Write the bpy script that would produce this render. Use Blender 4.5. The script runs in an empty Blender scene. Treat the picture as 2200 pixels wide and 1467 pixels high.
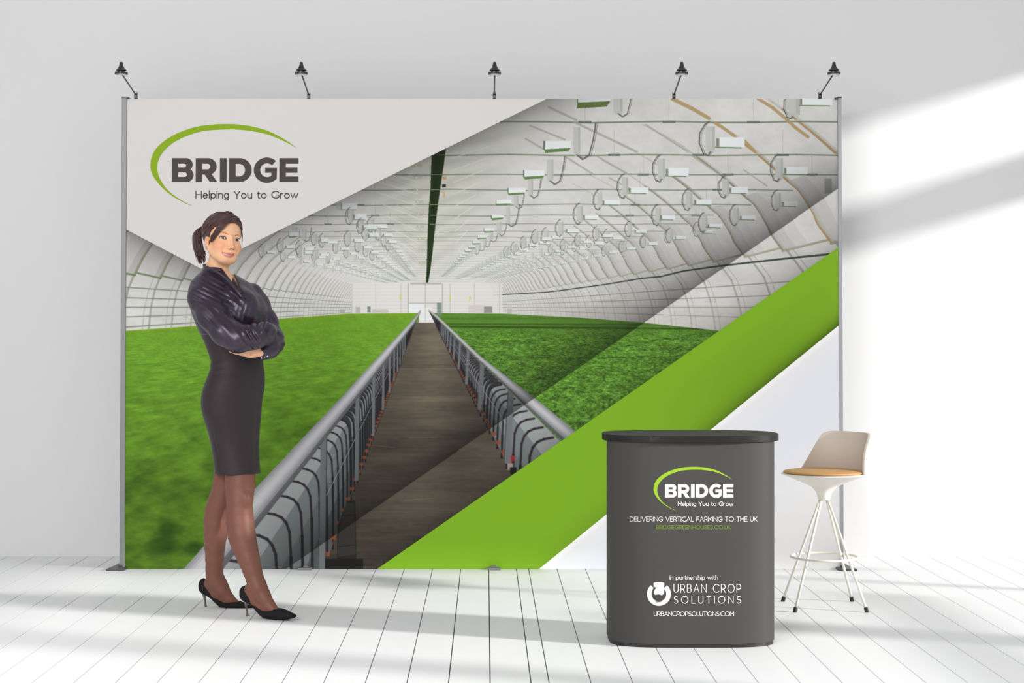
import bpy, bmesh, math, random
import numpy as np
from mathutils import Vector, Matrix

# ================================================================ camera, light, exposure
F = 3750.0                 # focal length in pixels of the 2200 px frame
H = 1.28                   # eye height
VPX, VPY = 1044.0, 712.0   # where the floor boards meet
S = bpy.context.scene
cam_d = bpy.data.cameras.new('camera'); cam = bpy.data.objects.new('camera', cam_d)
S.collection.objects.link(cam); S.camera = cam
cam.location = (0, 0, H); cam.rotation_euler = (math.pi/2, 0, 0)
cam_d.sensor_width = 36; cam_d.lens = 36*F/2200
cam_d.shift_x = (1100-VPX)/2200; cam_d.shift_y = (VPY-733.5)/2200
cam_d.clip_end = 100
S.view_settings.view_transform = 'Standard'; S.view_settings.look = 'None'
S.view_settings.gamma = 1; S.view_settings.use_curve_mapping = False
S.view_settings.exposure = 0.0
world = bpy.data.worlds.new('studio_sky'); S.world = world; world.use_nodes = True
bg = world.node_tree.nodes['Background']; bg.inputs['Color'].default_value = (.97, .985, 1, 1); bg.inputs['Strength'].default_value = 0.46
sun_d = bpy.data.lights.new('sun', 'SUN'); sun = bpy.data.objects.new('sun', sun_d); S.collection.objects.link(sun)
SUN_DIR = Vector((-1, .379, -.31)).normalized()
sun.rotation_euler = SUN_DIR.to_track_quat('-Z', 'Y').to_euler(); sun.location = (6, 3, 4)
sun_d.energy = 5.4; sun_d.angle = math.radians(3.6); sun_d.color = (1, .985, .96)
sb_d = bpy.data.lights.new('added_fill_light', 'AREA'); sb = bpy.data.objects.new('added_fill_light', sb_d); S.collection.objects.link(sb)  # soft fill added out of view to brighten the upright surfaces
sb_d.shape = 'RECTANGLE'; sb_d.size = 3.2; sb_d.size_y = 2.4; sb_d.energy = 330; sb_d.color = (1, .99, .98)
sb.location = (-2.2, .5, 3.6)
sb.rotation_euler = (Vector((0, 9, .9))-sb.location).to_track_quat('-Z', 'Y').to_euler()

# ================================================================ helpers
def P(px, py, Y): return Vector(((px-VPX)*Y/F, Y, H-(py-VPY)*Y/F))
def lin(c):
    c = np.asarray(c, float)/255.
    return np.where(c <= .04045, c/12.92, ((c+.055)/1.055)**2.4)
def mat(name, rgb, rough=.6, metal=0., spec=.5, e=1.0, **kw):
    m = bpy.data.materials.new(name); m.use_nodes = True
    b = m.node_tree.nodes['Principled BSDF']
    c = np.clip(lin(rgb)/e, 0, .98)
    b.inputs['Base Color'].default_value = (*c, 1); b.inputs['Roughness'].default_value = rough
    b.inputs['Metallic'].default_value = metal; b.inputs['Specular IOR Level'].default_value = spec
    for k, v in kw.items():
        b.inputs[k.replace('_', ' ')].default_value = v
    return m
def nodes(m): return m.node_tree.nodes, m.node_tree.links, m.node_tree.nodes['Principled BSDF']
def bump(m, scale, strength, dist=.002, detail=3, stretch=None, kind='NOISE'):
    n, l, b = nodes(m)
    tc = n.new('ShaderNodeTexCoord'); mp = n.new('ShaderNodeMapping')
    if stretch: mp.inputs['Scale'].default_value = stretch
    t = n.new('ShaderNodeTexNoise'); t.inputs['Scale'].default_value = scale; t.inputs['Detail'].default_value = detail
    bm_ = n.new('ShaderNodeBump'); bm_.inputs['Strength'].default_value = strength; bm_.inputs['Distance'].default_value = dist
    l.new(tc.outputs['Object'], mp.inputs['Vector']); l.new(mp.outputs[0], t.inputs['Vector'])
    l.new(t.outputs[0], bm_.inputs['Height']); l.new(bm_.outputs[0], b.inputs['Normal'])
    return m
def colour_noise(m, rgb2, scale, amount=1., stretch=None, e=1.):
    n, l, b = nodes(m)
    tc = n.new('ShaderNodeTexCoord'); mp = n.new('ShaderNodeMapping')
    if stretch: mp.inputs['Scale'].default_value = stretch
    t = n.new('ShaderNodeTexNoise'); t.inputs['Scale'].default_value = scale
    mx = n.new('ShaderNodeMix'); mx.data_type = 'RGBA'
    mx.inputs[6].default_value = b.inputs['Base Color'].default_value; mx.inputs[7].default_value = (*np.clip(lin(rgb2)/e, 0, .98), 1)
    ml = n.new('ShaderNodeMath'); ml.operation = 'MULTIPLY'; ml.inputs[1].default_value = amount
    l.new(tc.outputs['Object'], mp.inputs['Vector']); l.new(mp.outputs[0], t.inputs['Vector'])
    l.new(t.outputs[0], ml.inputs[0]); l.new(ml.outputs[0], mx.inputs[0]); l.new(mx.outputs[2], b.inputs['Base Color'])
    return m
def link(o, parent=None):
    S.collection.objects.link(o)
    if parent is not None: o.parent = parent; o.matrix_parent_inverse = Matrix.Translation(-parent.location) if parent.type == 'EMPTY' and parent.parent is None else Matrix()
    return o
def obj(name, verts, faces, m, parent=None, smooth=False, uniform=None):
    """one mesh object; world coordinates in, origin kept at its parent's base"""
    me = bpy.data.meshes.new(name)
    me.from_pydata([tuple(v) for v in verts], [], [tuple(f) for f in faces]); me.update()
    if smooth: me.polygons.foreach_set('use_smooth', [True]*len(me.polygons))
    o = bpy.data.objects.new(name, me); me.materials.append(m)
    return link(o, parent)
def bobj(name, bm, m, parent=None, smooth=False):
    me = bpy.data.meshes.new(name); bm.to_mesh(me); bm.free()
    if smooth: me.polygons.foreach_set('use_smooth', [True]*len(me.polygons))
    o = bpy.data.objects.new(name, me); me.materials.append(m)
    return link(o, parent)
def autosmooth(o, ang=35):
    me = o.data; me.polygons.foreach_set('use_smooth', [True]*len(me.polygons))
    bm = bmesh.new(); bm.from_mesh(me)
    for e in bm.edges:
        if len(e.link_faces) == 2 and e.calc_face_angle(0) > math.radians(ang): e.smooth = False
    bm.to_mesh(me); bm.free(); return o
def empty(name, loc, label, cat, group=None):
    o = bpy.data.objects.new(name, None); S.collection.objects.link(o); o.location = loc; o.empty_display_size = .1
    o['label'] = label; o['category'] = cat
    if group: o['group'] = group
    return o
def abox(bm, a, b, bev=0):
    r = bmesh.ops.create_cube(bm, size=1)
    for v in r['verts']: v.co = Vector([(a[i]+b[i])/2+v.co[i]*(b[i]-a[i]) for i in range(3)])
    if bev:
        es = list({e for v in r['verts'] for e in v.link_edges})
        bmesh.ops.bevel(bm, geom=es, offset=bev, segments=2, affect='EDGES', profile=.5)
def tube(bm, pts, rad, seg=12, cap=True, flat=None, up=None):
    """swept tube through pts with radius list; flat = (rw, rh) list for an elliptical section"""
    pts = [Vector(p) for p in pts]; n = len(pts)
    if not hasattr(rad, '__len__'): rad = [rad]*n
    rings = []; prev = None
    for i in range(n):
        t = (pts[min(i+1, n-1)]-pts[max(i-1, 0)]).normalized()
        if prev is None:
            u = Vector(up) if up is not None else (Vector((0, 0, 1)) if abs(t.z) < .9 else Vector((1, 0, 0)))
        else: u = prev if up is None else Vector(up)
        u = (u-t*u.dot(t)).normalized(); prev = u; w = t.cross(u)
        ra, rb = (rad[i], rad[i]) if flat is None else flat[i]
        rings.append([bm.verts.new(pts[i]+u*(math.cos(k*2*math.pi/seg)*ra)+w*(math.sin(k*2*math.pi/seg)*rb)) for k in range(seg)])
    for i in range(n-1):
        for k in range(seg): bm.faces.new((rings[i][k], rings[i][(k+1) % seg], rings[i+1][(k+1) % seg], rings[i+1][k]))
    if cap: bm.faces.new(rings[0][::-1]); bm.faces.new(rings[-1])
def lathe(bm, prof, c, seg=32, sx=1, sy=1, cap=True):
    rings = [[bm.verts.new((c[0]+r*math.cos(k*2*math.pi/seg)*sx, c[1]+r*math.sin(k*2*math.pi/seg)*sy, c[2]+z)) for k in range(seg)] for r, z in prof]
    for a, b in zip(rings, rings[1:]):
        for k in range(seg): bm.faces.new((a[k], a[(k+1) % seg], b[(k+1) % seg], b[k]))
    if cap: bm.faces.new(rings[0][::-1]); bm.faces.new(rings[-1])
def prism(bm, outline, z0, z1, bev=0):
    """outline: list of (x, y), extruded up"""
    a = [bm.verts.new((x, y, z0)) for x, y in outline]; b = [bm.verts.new((x, y, z1)) for x, y in outline]; n = len(a)
    fs = [bm.faces.new(a[::-1]), bm.faces.new(b)]
    for k in range(n): bm.faces.new((a[k], a[(k+1) % n], b[(k+1) % n], b[k]))
    if bev:
        es = [e for f in fs for e in f.edges]
        bmesh.ops.bevel(bm, geom=es, offset=bev, segments=3, affect='EDGES', profile=.5)
def spline(pts, n=8):
    """Catmull-Rom through tuples of any size"""
    p = [np.array(a, float) for a in pts]; p = [2*p[0]-p[1]]+p+[2*p[-1]-p[-2]]; o = []
    for i in range(1, len(p)-2):
        for k in range(n):
            t = k/n; a, b, c, d = p[i-1:i+3]
            o.append(.5*((2*b)+(c-a)*t+(2*a-5*b+4*c-d)*t*t+(3*b-a-3*c+d)*t**3))
    o.append(p[-2]); return o
def fill2d(contours):
    """filled 2D outlines (even-odd) -> verts, faces"""
    cu = bpy.data.curves.new('t', 'CURVE'); cu.dimensions = '2D'; cu.fill_mode = 'BOTH'
    for c in contours:
        s = cu.splines.new('POLY'); s.points.add(len(c)-1); s.use_cyclic_u = True
        for i, (x, y) in enumerate(c): s.points[i].co = (x, y, 0, 1)
    o = bpy.data.objects.new('t', cu); S.collection.objects.link(o)
    me = bpy.data.meshes.new_from_object(o.evaluated_get(bpy.context.evaluated_depsgraph_get()))
    v = [tuple(a.co[:2]) for a in me.vertices]; f = [tuple(p.vertices) for p in me.polygons]
    bpy.data.objects.remove(o); bpy.data.curves.remove(cu); bpy.data.meshes.remove(me)
    return v, f

# ================================================================ the room
m_wall = bump(mat('white_plaster_wall', (221, 221, 222), .9, spec=.2), 60, .05)
colour_noise(m_wall, (225, 225, 225), .6)
m_floor = mat('white_painted_boards', (240, 240, 240), .5, spec=.3)
colour_noise(m_floor, (232, 233, 235), 1.2, stretch=(4, .4, 1)); bump(m_floor, 30, .04, stretch=(6, .6, 1))
m_gap = mat('board_gap', (70, 70, 72), .9)
YW = 9.94
bm = bmesh.new(); abox(bm, (-5.2, YW, -.1), (4.2, YW+.12, 4.6))
o = bobj('wall_back', bm, m_wall); o['kind'] = 'structure'
bm = bmesh.new(); abox(bm, (-5.32, -3, -.1), (-5.2, YW+.12, 4.6)); o = bobj('wall_left', bm, m_wall); o['kind'] = 'structure'
# floor boards with real gaps over a dark underlay
xs = [.0153-.1519*k for k in range(34, -1, -1)]+[.1645]+[.2306+.1526*k for k in range(0, 27)]
bm = bmesh.new()
for a, b in zip(xs, xs[1:]): abox(bm, (a+.0021, -3, -.02), (b-.0021, YW, 0))
o = bobj('floor', bm, m_floor); o['kind'] = 'structure'
bm = bmesh.new(); abox(bm, (-5.3, -3, -.1), (4.3, YW, -.012)); o = bobj('trim_1', bm, m_gap); o['kind'] = 'structure'
# unseen sun gobo added at right; openings shaped to place patches, spare the print
def yz_gobo(name, quads, x0, x1):
    bm = bmesh.new()
    for q in quads:
        a = [bm.verts.new((x0, y, z)) for y, z in q]; b = [bm.verts.new((x1, y, z)) for y, z in q]; n = len(q)
        bm.faces.new(a); bm.faces.new(b[::-1])
        for k in range(n): bm.faces.new((a[k], b[k], b[(k+1) % n], a[(k+1) % n]))
    bmesh.ops.recalc_face_normals(bm, faces=bm.faces)
    o = bobj(name, bm, m_wall); o['kind'] = 'structure'; return o
yz_gobo('sun_gobo_right', [
    [(-3, -.1), (3.3, -.1), (3.3, 7.5), (-3, 7.5)],
    [(3.3, 2.12), (6.7, 2.10), (7.0, 1.95), (8.5, .72), (8.5, 7.5), (3.3, 7.5)],
    [(4.86, -.1), (5.06, -.1), (5.06, 2.2), (4.86, 2.2)],
    [(6.32, -.1), (6.60, -.1), (6.60, 1.12), (6.32, 1.12)],
    [(5.06, .655), (7.66, .655), (7.66, .745), (5.06, .745)],
    [(8.05, -.1), (8.11, -.1), (8.11, 1.2), (8.05, 1.2)],
    [(8.5, .72), (8.62, .66), (8.62, 7.5), (8.5, 7.5)],
    [(8.6, 3.10), (YW, 3.10), (YW, 7.5), (8.6, 7.5)],
    [(8.6, 2.39), (YW, 2.39), (YW, 2.645), (8.6, 2.645)],
], 4.2, 4.23)

# ---------------------------------------------------------------- the printed greenhouse picture
import numpy as np
def paint_print(q=1.25):
    """colours (sRGB 0..1) of the print, on a grid over x 270..1803, y 212..1222 of the artwork"""
    x0, x1, y0, y1 = 268.0, 1804.0, 211.0, 1223.0
    W = int((x1-x0)/q)+1; H = int((y1-y0)/q)+1
    xs = x0+np.arange(W)*q; ys = y0+np.arange(H)*q
    X, Y = np.meshgrid(xs, ys)
    rng = np.random.RandomState(7)
    T = rng.rand(256, 256)
    def vn(u, v):
        iu = np.floor(u).astype(int); iv = np.floor(v).astype(int)
        fu = u-iu; fv = v-iv; fu = fu*fu*(3-2*fu); fv = fv*fv*(3-2*fv)
        a = T[iv & 255, iu & 255]; b = T[iv & 255, (iu+1) & 255]
        c = T[(iv+1) & 255, iu & 255]; d = T[(iv+1) & 255, (iu+1) & 255]
        return (a*(1-fu)+b*fu)*(1-fv)+(c*(1-fu)+d*fu)*fv
    def fbm(u, v, n=3):
        s = 0; a = .5; t = 0
        for i in range(n):
            s = s+a*vn(u*2**i+17*i, v*2**i+31*i); t += a; a *= .55
        return s/t
    C = np.zeros((H, W, 3))
    def col(*c): return np.array(c, float)/255
    def box(ax, ay, bx, by, m=6):
        i0 = max(0, int((min(ax, bx)-m-x0)/q)); i1 = min(W, int((max(ax, bx)+m-x0)/q)+2)
        j0 = max(0, int((min(ay, by)-m-y0)/q)); j1 = min(H, int((max(ay, by)+m-y0)/q)+2)
        return j0, j1, i0, i1
    def put(sl, a, c):
        j0, j1, i0, i1 = sl
        if j1 <= j0 or i1 <= i0: return
        C[j0:j1, i0:i1] = C[j0:j1, i0:i1]*(1-a[..., None])+c*a[..., None]
    def seg(ax, ay, bx, by, w, c, al=1., soft=.8, w2=None):
        sl = box(ax, ay, bx, by, max(w, w2 or 0)+3+soft*2)
        j0, j1, i0, i1 = sl
        if j1 <= j0 or i1 <= i0: return
        x = X[j0:j1, i0:i1]; y = Y[j0:j1, i0:i1]
        dx, dy = bx-ax, by-ay; L = dx*dx+dy*dy+1e-9
        t = np.clip(((x-ax)*dx+(y-ay)*dy)/L, 0, 1)
        d = np.hypot(x-ax-t*dx, y-ay-t*dy)
        ww = w if w2 is None else w+(w2-w)*t
        a = np.clip((ww/2-d)/soft+.5, 0, 1)*al
        put(sl, a, col(*c))
    def pl(pts, w, c, al=1., soft=.8, w2=None):
        n = len(pts)-1
        for k in range(n):
            if w2 is None: seg(*pts[k], *pts[k+1], w, c, al, soft)
            else: seg(*pts[k], *pts[k+1], w+(w2-w)*k/n, c, al, soft, w+(w2-w)*(k+1)/n)
    def rect(ax, ay, bx, by, c, al=1., soft=.8):
        sl = box(ax, ay, bx, by, 3+soft*2); j0, j1, i0, i1 = sl
        if j1 <= j0 or i1 <= i0: return
        x = X[j0:j1, i0:i1]; y = Y[j0:j1, i0:i1]
        d = np.minimum(np.minimum(x-ax, bx-x), np.minimum(y-ay, by-y))
        put(sl, np.clip(d/soft+.5, 0, 1)*al, col(*c))
    def inpoly(pts, x, y):
        r = np.zeros(x.shape, bool); n = len(pts)
        for i in range(n):
            ax, ay = pts[i]; bx, by = pts[(i+1) % n]
            if ay == by: continue
            c = ((ay > y) != (by > y)) & (x < (bx-ax)*(y-ay)/(by-ay)+ax); r ^= c
        return r
    def poly(pts, c, al=1.):
        xx = [p[0] for p in pts]; yy = [p[1] for p in pts]
        sl = box(min(xx), min(yy), max(xx), max(yy), 2); j0, j1, i0, i1 = sl
        if j1 <= j0 or i1 <= i0: return
        s = sum(inpoly(pts, X[j0:j1, i0:i1]+ox, Y[j0:j1, i0:i1]+oy).astype(float) for ox, oy in ((-.3, -.3), (.3, .3), (.3, -.3), (-.3, .3)))/4
        put(sl, s*al, col(*c))
    def spl(pts, n=4):
        p = [np.array(a, float) for a in pts]; p = [2*p[0]-p[1]]+p+[2*p[-1]-p[-2]]; o = []
        for i in range(1, len(p)-2):
            for k in range(n):
                t = k/n; a, b, c, d = p[i-1:i+3]; o.append(tuple(.5*((2*b)+(c-a)*t+(2*a-5*b+4*c-d)*t*t+(3*b-a-3*c+d)*t**3)))
        o.append(tuple(p[-2])); return o
    VX, VY = 918., 660.
    # ---- ceiling and walls: pale film
    f = fbm(X/60+3, Y/40, 3); g = fbm(X/9, Y/7, 2)
    base = col(214, 212, 209)*(1+(.10*(f-.5)+.03*(g-.5))[..., None])
    C[:] = base
    # centre ceiling strip, greener, folded film
    cw = np.clip(1-np.abs(X-VX-5)/(40+.62*np.clip(610-Y, 0, 500)), 0, 1); cw = np.clip(cw*2.2, 0, 1)*(Y < 612)
    fold = np.sin((X-VX)/(6+.08*(620-Y).clip(0))*1.3+Y*.16+4*f)
    C[:] = C*(1-cw[..., None]*.75)+(col(198, 199, 186)*(1+.045*fold[..., None]))*cw[..., None]*.75
    # brighter haze to the far end
    hz = np.exp(-((X-940)/330)**2-((Y-600)/75)**2)
    C[:] = C*(1-.6*hz[..., None])+col(229, 227, 223)*.6*hz[..., None]
    # ---- vault ribs in perspective
    UR = [(836, 66), (832, 30), (822, -20), (804, -73), (765, -125), (741, -158), (732, -178), (706, -219), (684, -238), (631, -285), (582, -323), (533, -357), (465, -392), (380, -425)]
    UL = [(-655, 52), (-650, 0), (-641, -40), (-628, -72), (-612, -105), (-591, -138), (-564, -170), (-520, -210), (-460, -255)]
    k0 = UR[4][0]
    for n in range(34, -3, -1):
        s = 1/((.001307+.000157*n)*765)
        P = [(VX+a*s, VY+b*s) for a, b in UR]
        w = max(.8, 5.5*s); al = min(1, .22+.75*s)
        c = (152, 148, 126) if n > -1 else (176, 148, 100)
        if n < 1 : c = (172, 146, 104) if n < 0 else (142, 136, 110)
        else: c = (142, 138, 112)
        m = 10 if n < 12 else 9
        sm = spl(P[4:m+1], 4)
        pl(sm, w*1.15, c, al*.95, 1.0, w*.7)
        pl([(a+w*1.1, b) for a, b in sm], w*.9, (186, 184, 178), al*.7, 1.2, w*.6)
        if n < 5: pl(spl(P[m:min(len(P), m+3)], 3), w*.8, (166, 160, 146), al*.4, 1.4, w*.5)
        pl([(a+2.5*s*3, b) for a, b in P[:5]], w*.9, (150, 146, 138), al*.7, 1.2)
        pl([(a+2.5*s*9, b) for a, b in P[:5]], w*.5, (165, 162, 156), al*.6, 1.2)
        if n < 30:   # zig-zag purlin steps at the knee
            s2 = 1/((.001307+.000157*(n-1))*765)
            seg(VX+765*s, VY-125*s+4*s, VX+765*s2, VY-129*s2, 5*s, (160, 158, 132), al*.9, 1)
            # panel shading: one side of each bay slightly darker
            Q = [(VX+a*s2, VY+b*s2) for a, b in UR]
            poly(P[4:9]+[((p[0]*.72+r[0]*.28), (p[1]*.72+r[1]*.28)) for p, r in zip(P[4:9], Q[4:9])][::-1], (178, 177, 175), .45*min(1, s+.2)); poly(P[4:9]+[((p[0]*.45+r[0]*.55), (p[1]*.45+r[1]*.55)) for p, r in zip(P[4:9], Q[4:9])][::-1], (188, 187, 185), .35*min(1, s+.2))
    pl([(1060, 634), (1180, 627), (1300, 611), (1380, 597.5), (1420, 594), (1470, 582), (1540, 572), (1609, 564), (1700, 554), (1779, 546), (1803, 543)], 2, (62, 74, 66), .95, .9, 5)
    for r_, w in ((-.071, 3.2), (-.034, 3.2), (0.0, 3), (.032, 3)):
        seg(VX+150, VY+150*r_, VX+880, VY+880*r_, .9, (150, 148, 132), .85, 1, w)
    for n in range(36, -2, -1):
        s = 1/((.001592+.0001555*n)*628)
        P = [(VX+a*s, VY+b*s) for a, b in UL]
        w = max(.8, 6*s); al = min(1, .25+.75*s)
        pl(P[3:(len(P) if n < 9 else 7)], w, (140, 142, 108), al*.85, 1, w*.6)
        pl([(a-1*s, b) for a, b in P[:4]], w*.8, (158, 158, 140), al*.8, 1.1)
        pl([(a-16*s, b) for a, b in P[:4]], w*.45, (172, 172, 164), al*.6, 1.1)
        s2 = 1/((.001592+.0001555*(n-1))*628)
        if n < 26: seg(VX-628*s, VY-72*s+3*s, VX-628*s2, VY-75*s2, 4.5*s, (118, 140, 104), al*.95, 1)
        Q = [(VX+a*s2, VY+b*s2) for a, b in UL]
        poly(P[3:8]+[((p[0]*.75+r[0]*.25), (p[1]*.75+r[1]*.25)) for p, r in zip(P[3:8], Q[3:8])][::-1], (178, 178, 175), .5*min(1, s+.2))
    for r_, w in ((.067, 3), (.032, 3), (0.0, 3), (-.032, 3), (-.066, 3.5)):
        seg(VX-160, VY-160*r_, VX-655, VY-655*r_, .9, (132, 146, 122), .85, 1, w)
    # pinkish grimy lower walls
    lw = np.clip((Y-640)/25, 0, 1)*(X > 1150)*.25
    C[:] = C*(1-lw[..., None])+(col(196, 188, 182)*(.9+.25*fbm(X/12, Y/5)[..., None]))*lw[..., None]
    # ---- purlins crossing the ceiling
    ypl = [(262, 262), (333, 332), (375, 375), (408, 407), (440, 440), (463, 462), (481, 481), (497, 497), (509, 509), (518, 518), (528, 528), (536, 536)]
    for k in range(14): ypl.append((543+k*4.6, 543+k*4.6))
    for k, (ya, yb) in enumerate(ypl):
        w = max(1., 4.2-.33*k); al = max(.28, .95-.055*k)
        xr = [1803, 1803, 1803, 1705, 1615, 1535, 1480, 1430, 1385, 1350, 1320, 1290][k] if k < 12 else 1260-(k-12)*17
        if k == 2: xr = 1803
        xl = 560 if k < 8 else 640+(k-8)*12
        c = (112, 126, 104)
        a0 = al*(1 if k > 4 else .95)
        n = 14; px = np.linspace(xl, xr, n+1)
        pts = [(p, ya+1.2*np.sin(p*.021+k)+(.5 if k < 6 else .2)*np.sin(p*.09)) for p in px]
        pl(pts, w, c, a0*.9, .9)
        pl([(a, b-w*.55) for a, b in pts], w*.45, (222, 223, 218), .7*a0, .8)
        for j in range(4):
            if k < 7:
                xx = xl+(xr-xl)*((.618*(j*3+k*1.7)) % 1)
                rect(xx-14+k, ya-2.5+k*.2, xx+14-k, ya+2.8-k*.2, (96, 112, 98), .8)
                seg(xx, ya-60+6*k, xx, ya, .9, (150, 152, 148), .6)
    # diagonal film seams in the upper right
    for (a, b, c_, d, w) in ((1180, 230, 1240, 258, 5), (1235, 262, 1370, 326, 5), (1390, 268, 1480, 326, 4), (1140, 270, 1215, 300, 4), (1130, 298, 1168, 320, 4), (1215, 336, 1275, 374, 4), (1285, 336, 1350, 374, 4),
                             (1490, 335, 1545, 372, 4), (1455, 382, 1485, 404, 3), (1310, 382, 1355, 406, 3), (1600, 365, 1650, 400, 3)):
        seg(a, b, c_, d, w, (166, 164, 156), .75, 1.4)
    for (pts, w) in (([(1447, 212), (1490, 233), (1526, 254)], 8), ([(1540, 264), (1581, 292)], 7), ([(1603, 303), (1624, 325)], 6), ([(1632, 212), (1664, 232), (1690, 254), (1713, 275), (1739, 294)], 7)):
        pl(pts, w, (178, 152, 108), .9, 1.3)
    for k in range(9):   # pale fold triangles left of the centre
        yy = 345+k*26; ww = 120-k*11
        seg(VX-20, yy+20, VX-20-ww, yy-10, 2.5, (222, 222, 214), .6, 1.5)
        seg(VX-25, yy+8, VX-20-ww*.7, yy-12, 1.5, (176, 178, 164), .5, 1.5)
        seg(VX+55+k, yy-5, VX+60+ww*.6, yy-30, 2.5, (222, 222, 214), .6, 1.5)
        rect(888+k*1.5, yy+8, 908+k, yy+14, (186, 178, 150), .6, 1.2)
        rect(893+k*1.5, yy+9, 896+k*1.3, yy+13, (235, 235, 230), .6)
    # black-green ridge strip
    poly([(929, 326), (959, 318), (955, 352), (948, 398), (942, 440), (937, 480), (930, 545), (925, 585), (921, 607), (916, 607), (918, 570), (919, 520), (922, 450), (926, 400), (927, 360)], (38, 54, 24))
    pl([(943, 330), (936, 400), (930, 470)], 12, (26, 40, 14), .5, 5)
    for (yy) in (333, 375, 408, 440, 463, 481): seg(925, yy, 955-(yy-333)*.12, yy, 1.6, (150, 165, 140), .8)
    rect(953, 380, 960, 386, (210, 150, 90), .8); rect(951, 396, 959, 402, (30, 24, 20), .9); rect(952, 412, 957, 424, (200, 170, 110), .7)
    # ---- grow lamps: ballast, reflector, looping cable
    def lamp(bx, by, bw, bh, rx0, rx1, ry0, ry1, al=1.):
        s = bh/42.; side = 1 if rx0 > bx else -1
        rect(bx, by, bx+bw, by+bh, (196, 197, 192), al, 1.0)
        rect(bx+bw*.72, by, bx+bw, by+bh, (176, 178, 172), al*.8, 1.2)
        rect(bx+bw*.2, by+bh*.92, bx+bw*.9, by+bh*1.1, (190, 194, 186), al)
        rect(min(rx0, rx1), ry0, max(rx0, rx1), ry1, (232, 236, 236), al, 1.)
        e0 = min(rx0, rx1)
        if side < 0: poly([(e0, ry1-1), (max(rx0, rx1), ry1-3*s), (max(rx0, rx1)-4*s, ry1+2*s), (e0+2*s, ry1+5*s)], (104, 136, 84), al); rect(e0-1*s, ry0, e0+1.4*s, ry1, (90, 110, 90), al)
        else: seg(e0-6*s, ry1+.5, max(rx0, rx1)-6*s, ry1+1.5*s, max(1, 2.4*s), (110, 136, 98), al*.9)
        if side > 0: rect(e0-5*s, ry0+2*s, e0, ry1-1, (120, 130, 112), al*.9)
        if bh > 16:
            cx = bx+bw/2
            if side < 0: pts = [(cx, by+bh*1.05), (cx+9*s, by+bh*1.22), (cx+20*s, by+bh*1.05), (cx+26*s, by+bh*.5), (cx+29*s, by+bh*.1), (cx+30*s, by-bh*.15)]
            else: pts = [(cx, by+bh*1.05), (cx-4*s, by+bh*1.2), (cx-12*s, by+bh*1.12), (cx-19*s, by+bh*.7), (cx-18*s, by+bh*.25), (cx-9*s, by-bh*.1), (cx-2*s, by-bh*.2)]
            # smooth
            o = []
            for i in range(len(pts)-1):
                for t in (0, .5): o.append((pts[i][0]*(1-t)+pts[i+1][0]*t, pts[i][1]*(1-t)+pts[i+1][1]*t))
            o.append(pts[-1]); pl(o, max(.9, 2.1*s), (78, 78, 76), al*.8); pl([(a+3*s, b) for a, b in o], max(.7, 1.4*s), (110, 110, 106), al*.6)
    small = []
    for row in (((1519, 272, 20, 50, 1548, 1600, 295, 316), 1), ((1233, 273, 15, 57, 1228, 1170, 304, 322), -1), ((1668, 340, 18, 42, 1692, 1737, 360, 374), 1)):
        pass
    L = [(1240, 443, 14, 32, 1258, 1287, 462, 470), (1410, 446, 12, 32, 1424, 1452, 462, 471), (1510, 463, 12, 30, 1526, 1553, 480, 488), (1577, 446, 12, 32, 1595, 1626, 463, 471), (1088, 445, 8, 34, 1083, 1056, 463, 469),
         (1105, 420, 9, 24, 1099, 1066, 430, 439), (1285, 413, 10, 32, 1300, 1334, 430, 440), (1476, 412, 14, 34, 1498, 1532, 429, 440), (1666, 415, 14, 32, 1686, 1716, 433, 443),
         (1135, 387, 11, 32, 1130, 1092, 404, 416), (1553, 385, 15, 34, 1573, 1609, 402, 415), (1338, 381, 13, 38, 1357, 1395, 403, 415),
         (1176, 343, 14, 44, 1171, 1126, 366, 381), (1668, 340, 17, 42, 1692, 1738, 359, 374), (1415, 341, 16, 42, 1438, 1482, 361, 378),
         (1233, 273, 15, 57, 1228, 1170, 303, 322), (1519, 272, 20, 52, 1548, 1602, 295, 316)]
    # far rows, converging
    for (ax, ay, hh, side) in ((1240, 455, 30, 1), (1410, 458, 28, 1), (1088, 455, 28, -1), (1577, 460, 26, 1), (1510, 475, 26, 1), (1330, 470, 26, 1), (1180, 478, 26, 1)):
        for k in range(24, 0, -1):
            s = 1/(1+.14*k); x_ = VX+(ax-VX)*s; y_ = 628+(ay-628)*s; h = hh*s
            lamp(x_, y_, h*.42, h, x_+(h*.75 if side > 0 else -h*.2), x_+(h*1.7 if side > 0 else -h*1.1), y_+h*.55, y_+h*.85, min(.85, .25+.7*s))
    for (ax, ay, hh) in ((745, 500, 24), (690, 505, 22), (640, 520, 22), (752, 448, 22), (600, 515, 22), (560, 528, 20), (795, 470, 24)):
        for k in range(20, -1, -1):
            s = 1/(1+.15*k); x_ = VX+(ax-VX)*s; y_ = 628+(ay-628)*s; h = hh*s
            lamp(x_, y_, h*.4, h, x_+h*.7, x_+h*1.6, y_+h*.5, y_+h*.8, min(.85, .3+.6*s))
    for a in ((722, 434, 12, 16, 735, 768, 437, 450), (748, 451, 11, 26, 762, 789, 460, 471), (772, 473, 10, 24, 782, 812, 482, 492), (783, 492, 8, 20, 794, 815, 500, 508), (627, 488, 12, 16, 645, 658, 492, 508), (647, 492, 12, 22, 640, 620, 498, 508), (672, 502, 10, 20, 690, 705, 510, 520)):
        lamp(*a, .85)
    for a in L: lamp(*a)
    lamp(1690, 205, 32, 42, 1727, 1792, 205, 226); lamp(1320, 200, 20, 42, 1314, 1242, 196, 221)
    poly([(1240, 233), (1243, 221), (1312, 217), (1306, 229)], (104, 122, 68))
    rect(1774, 384, 1790, 415, (160, 160, 156), .9, 1.4)
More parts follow.
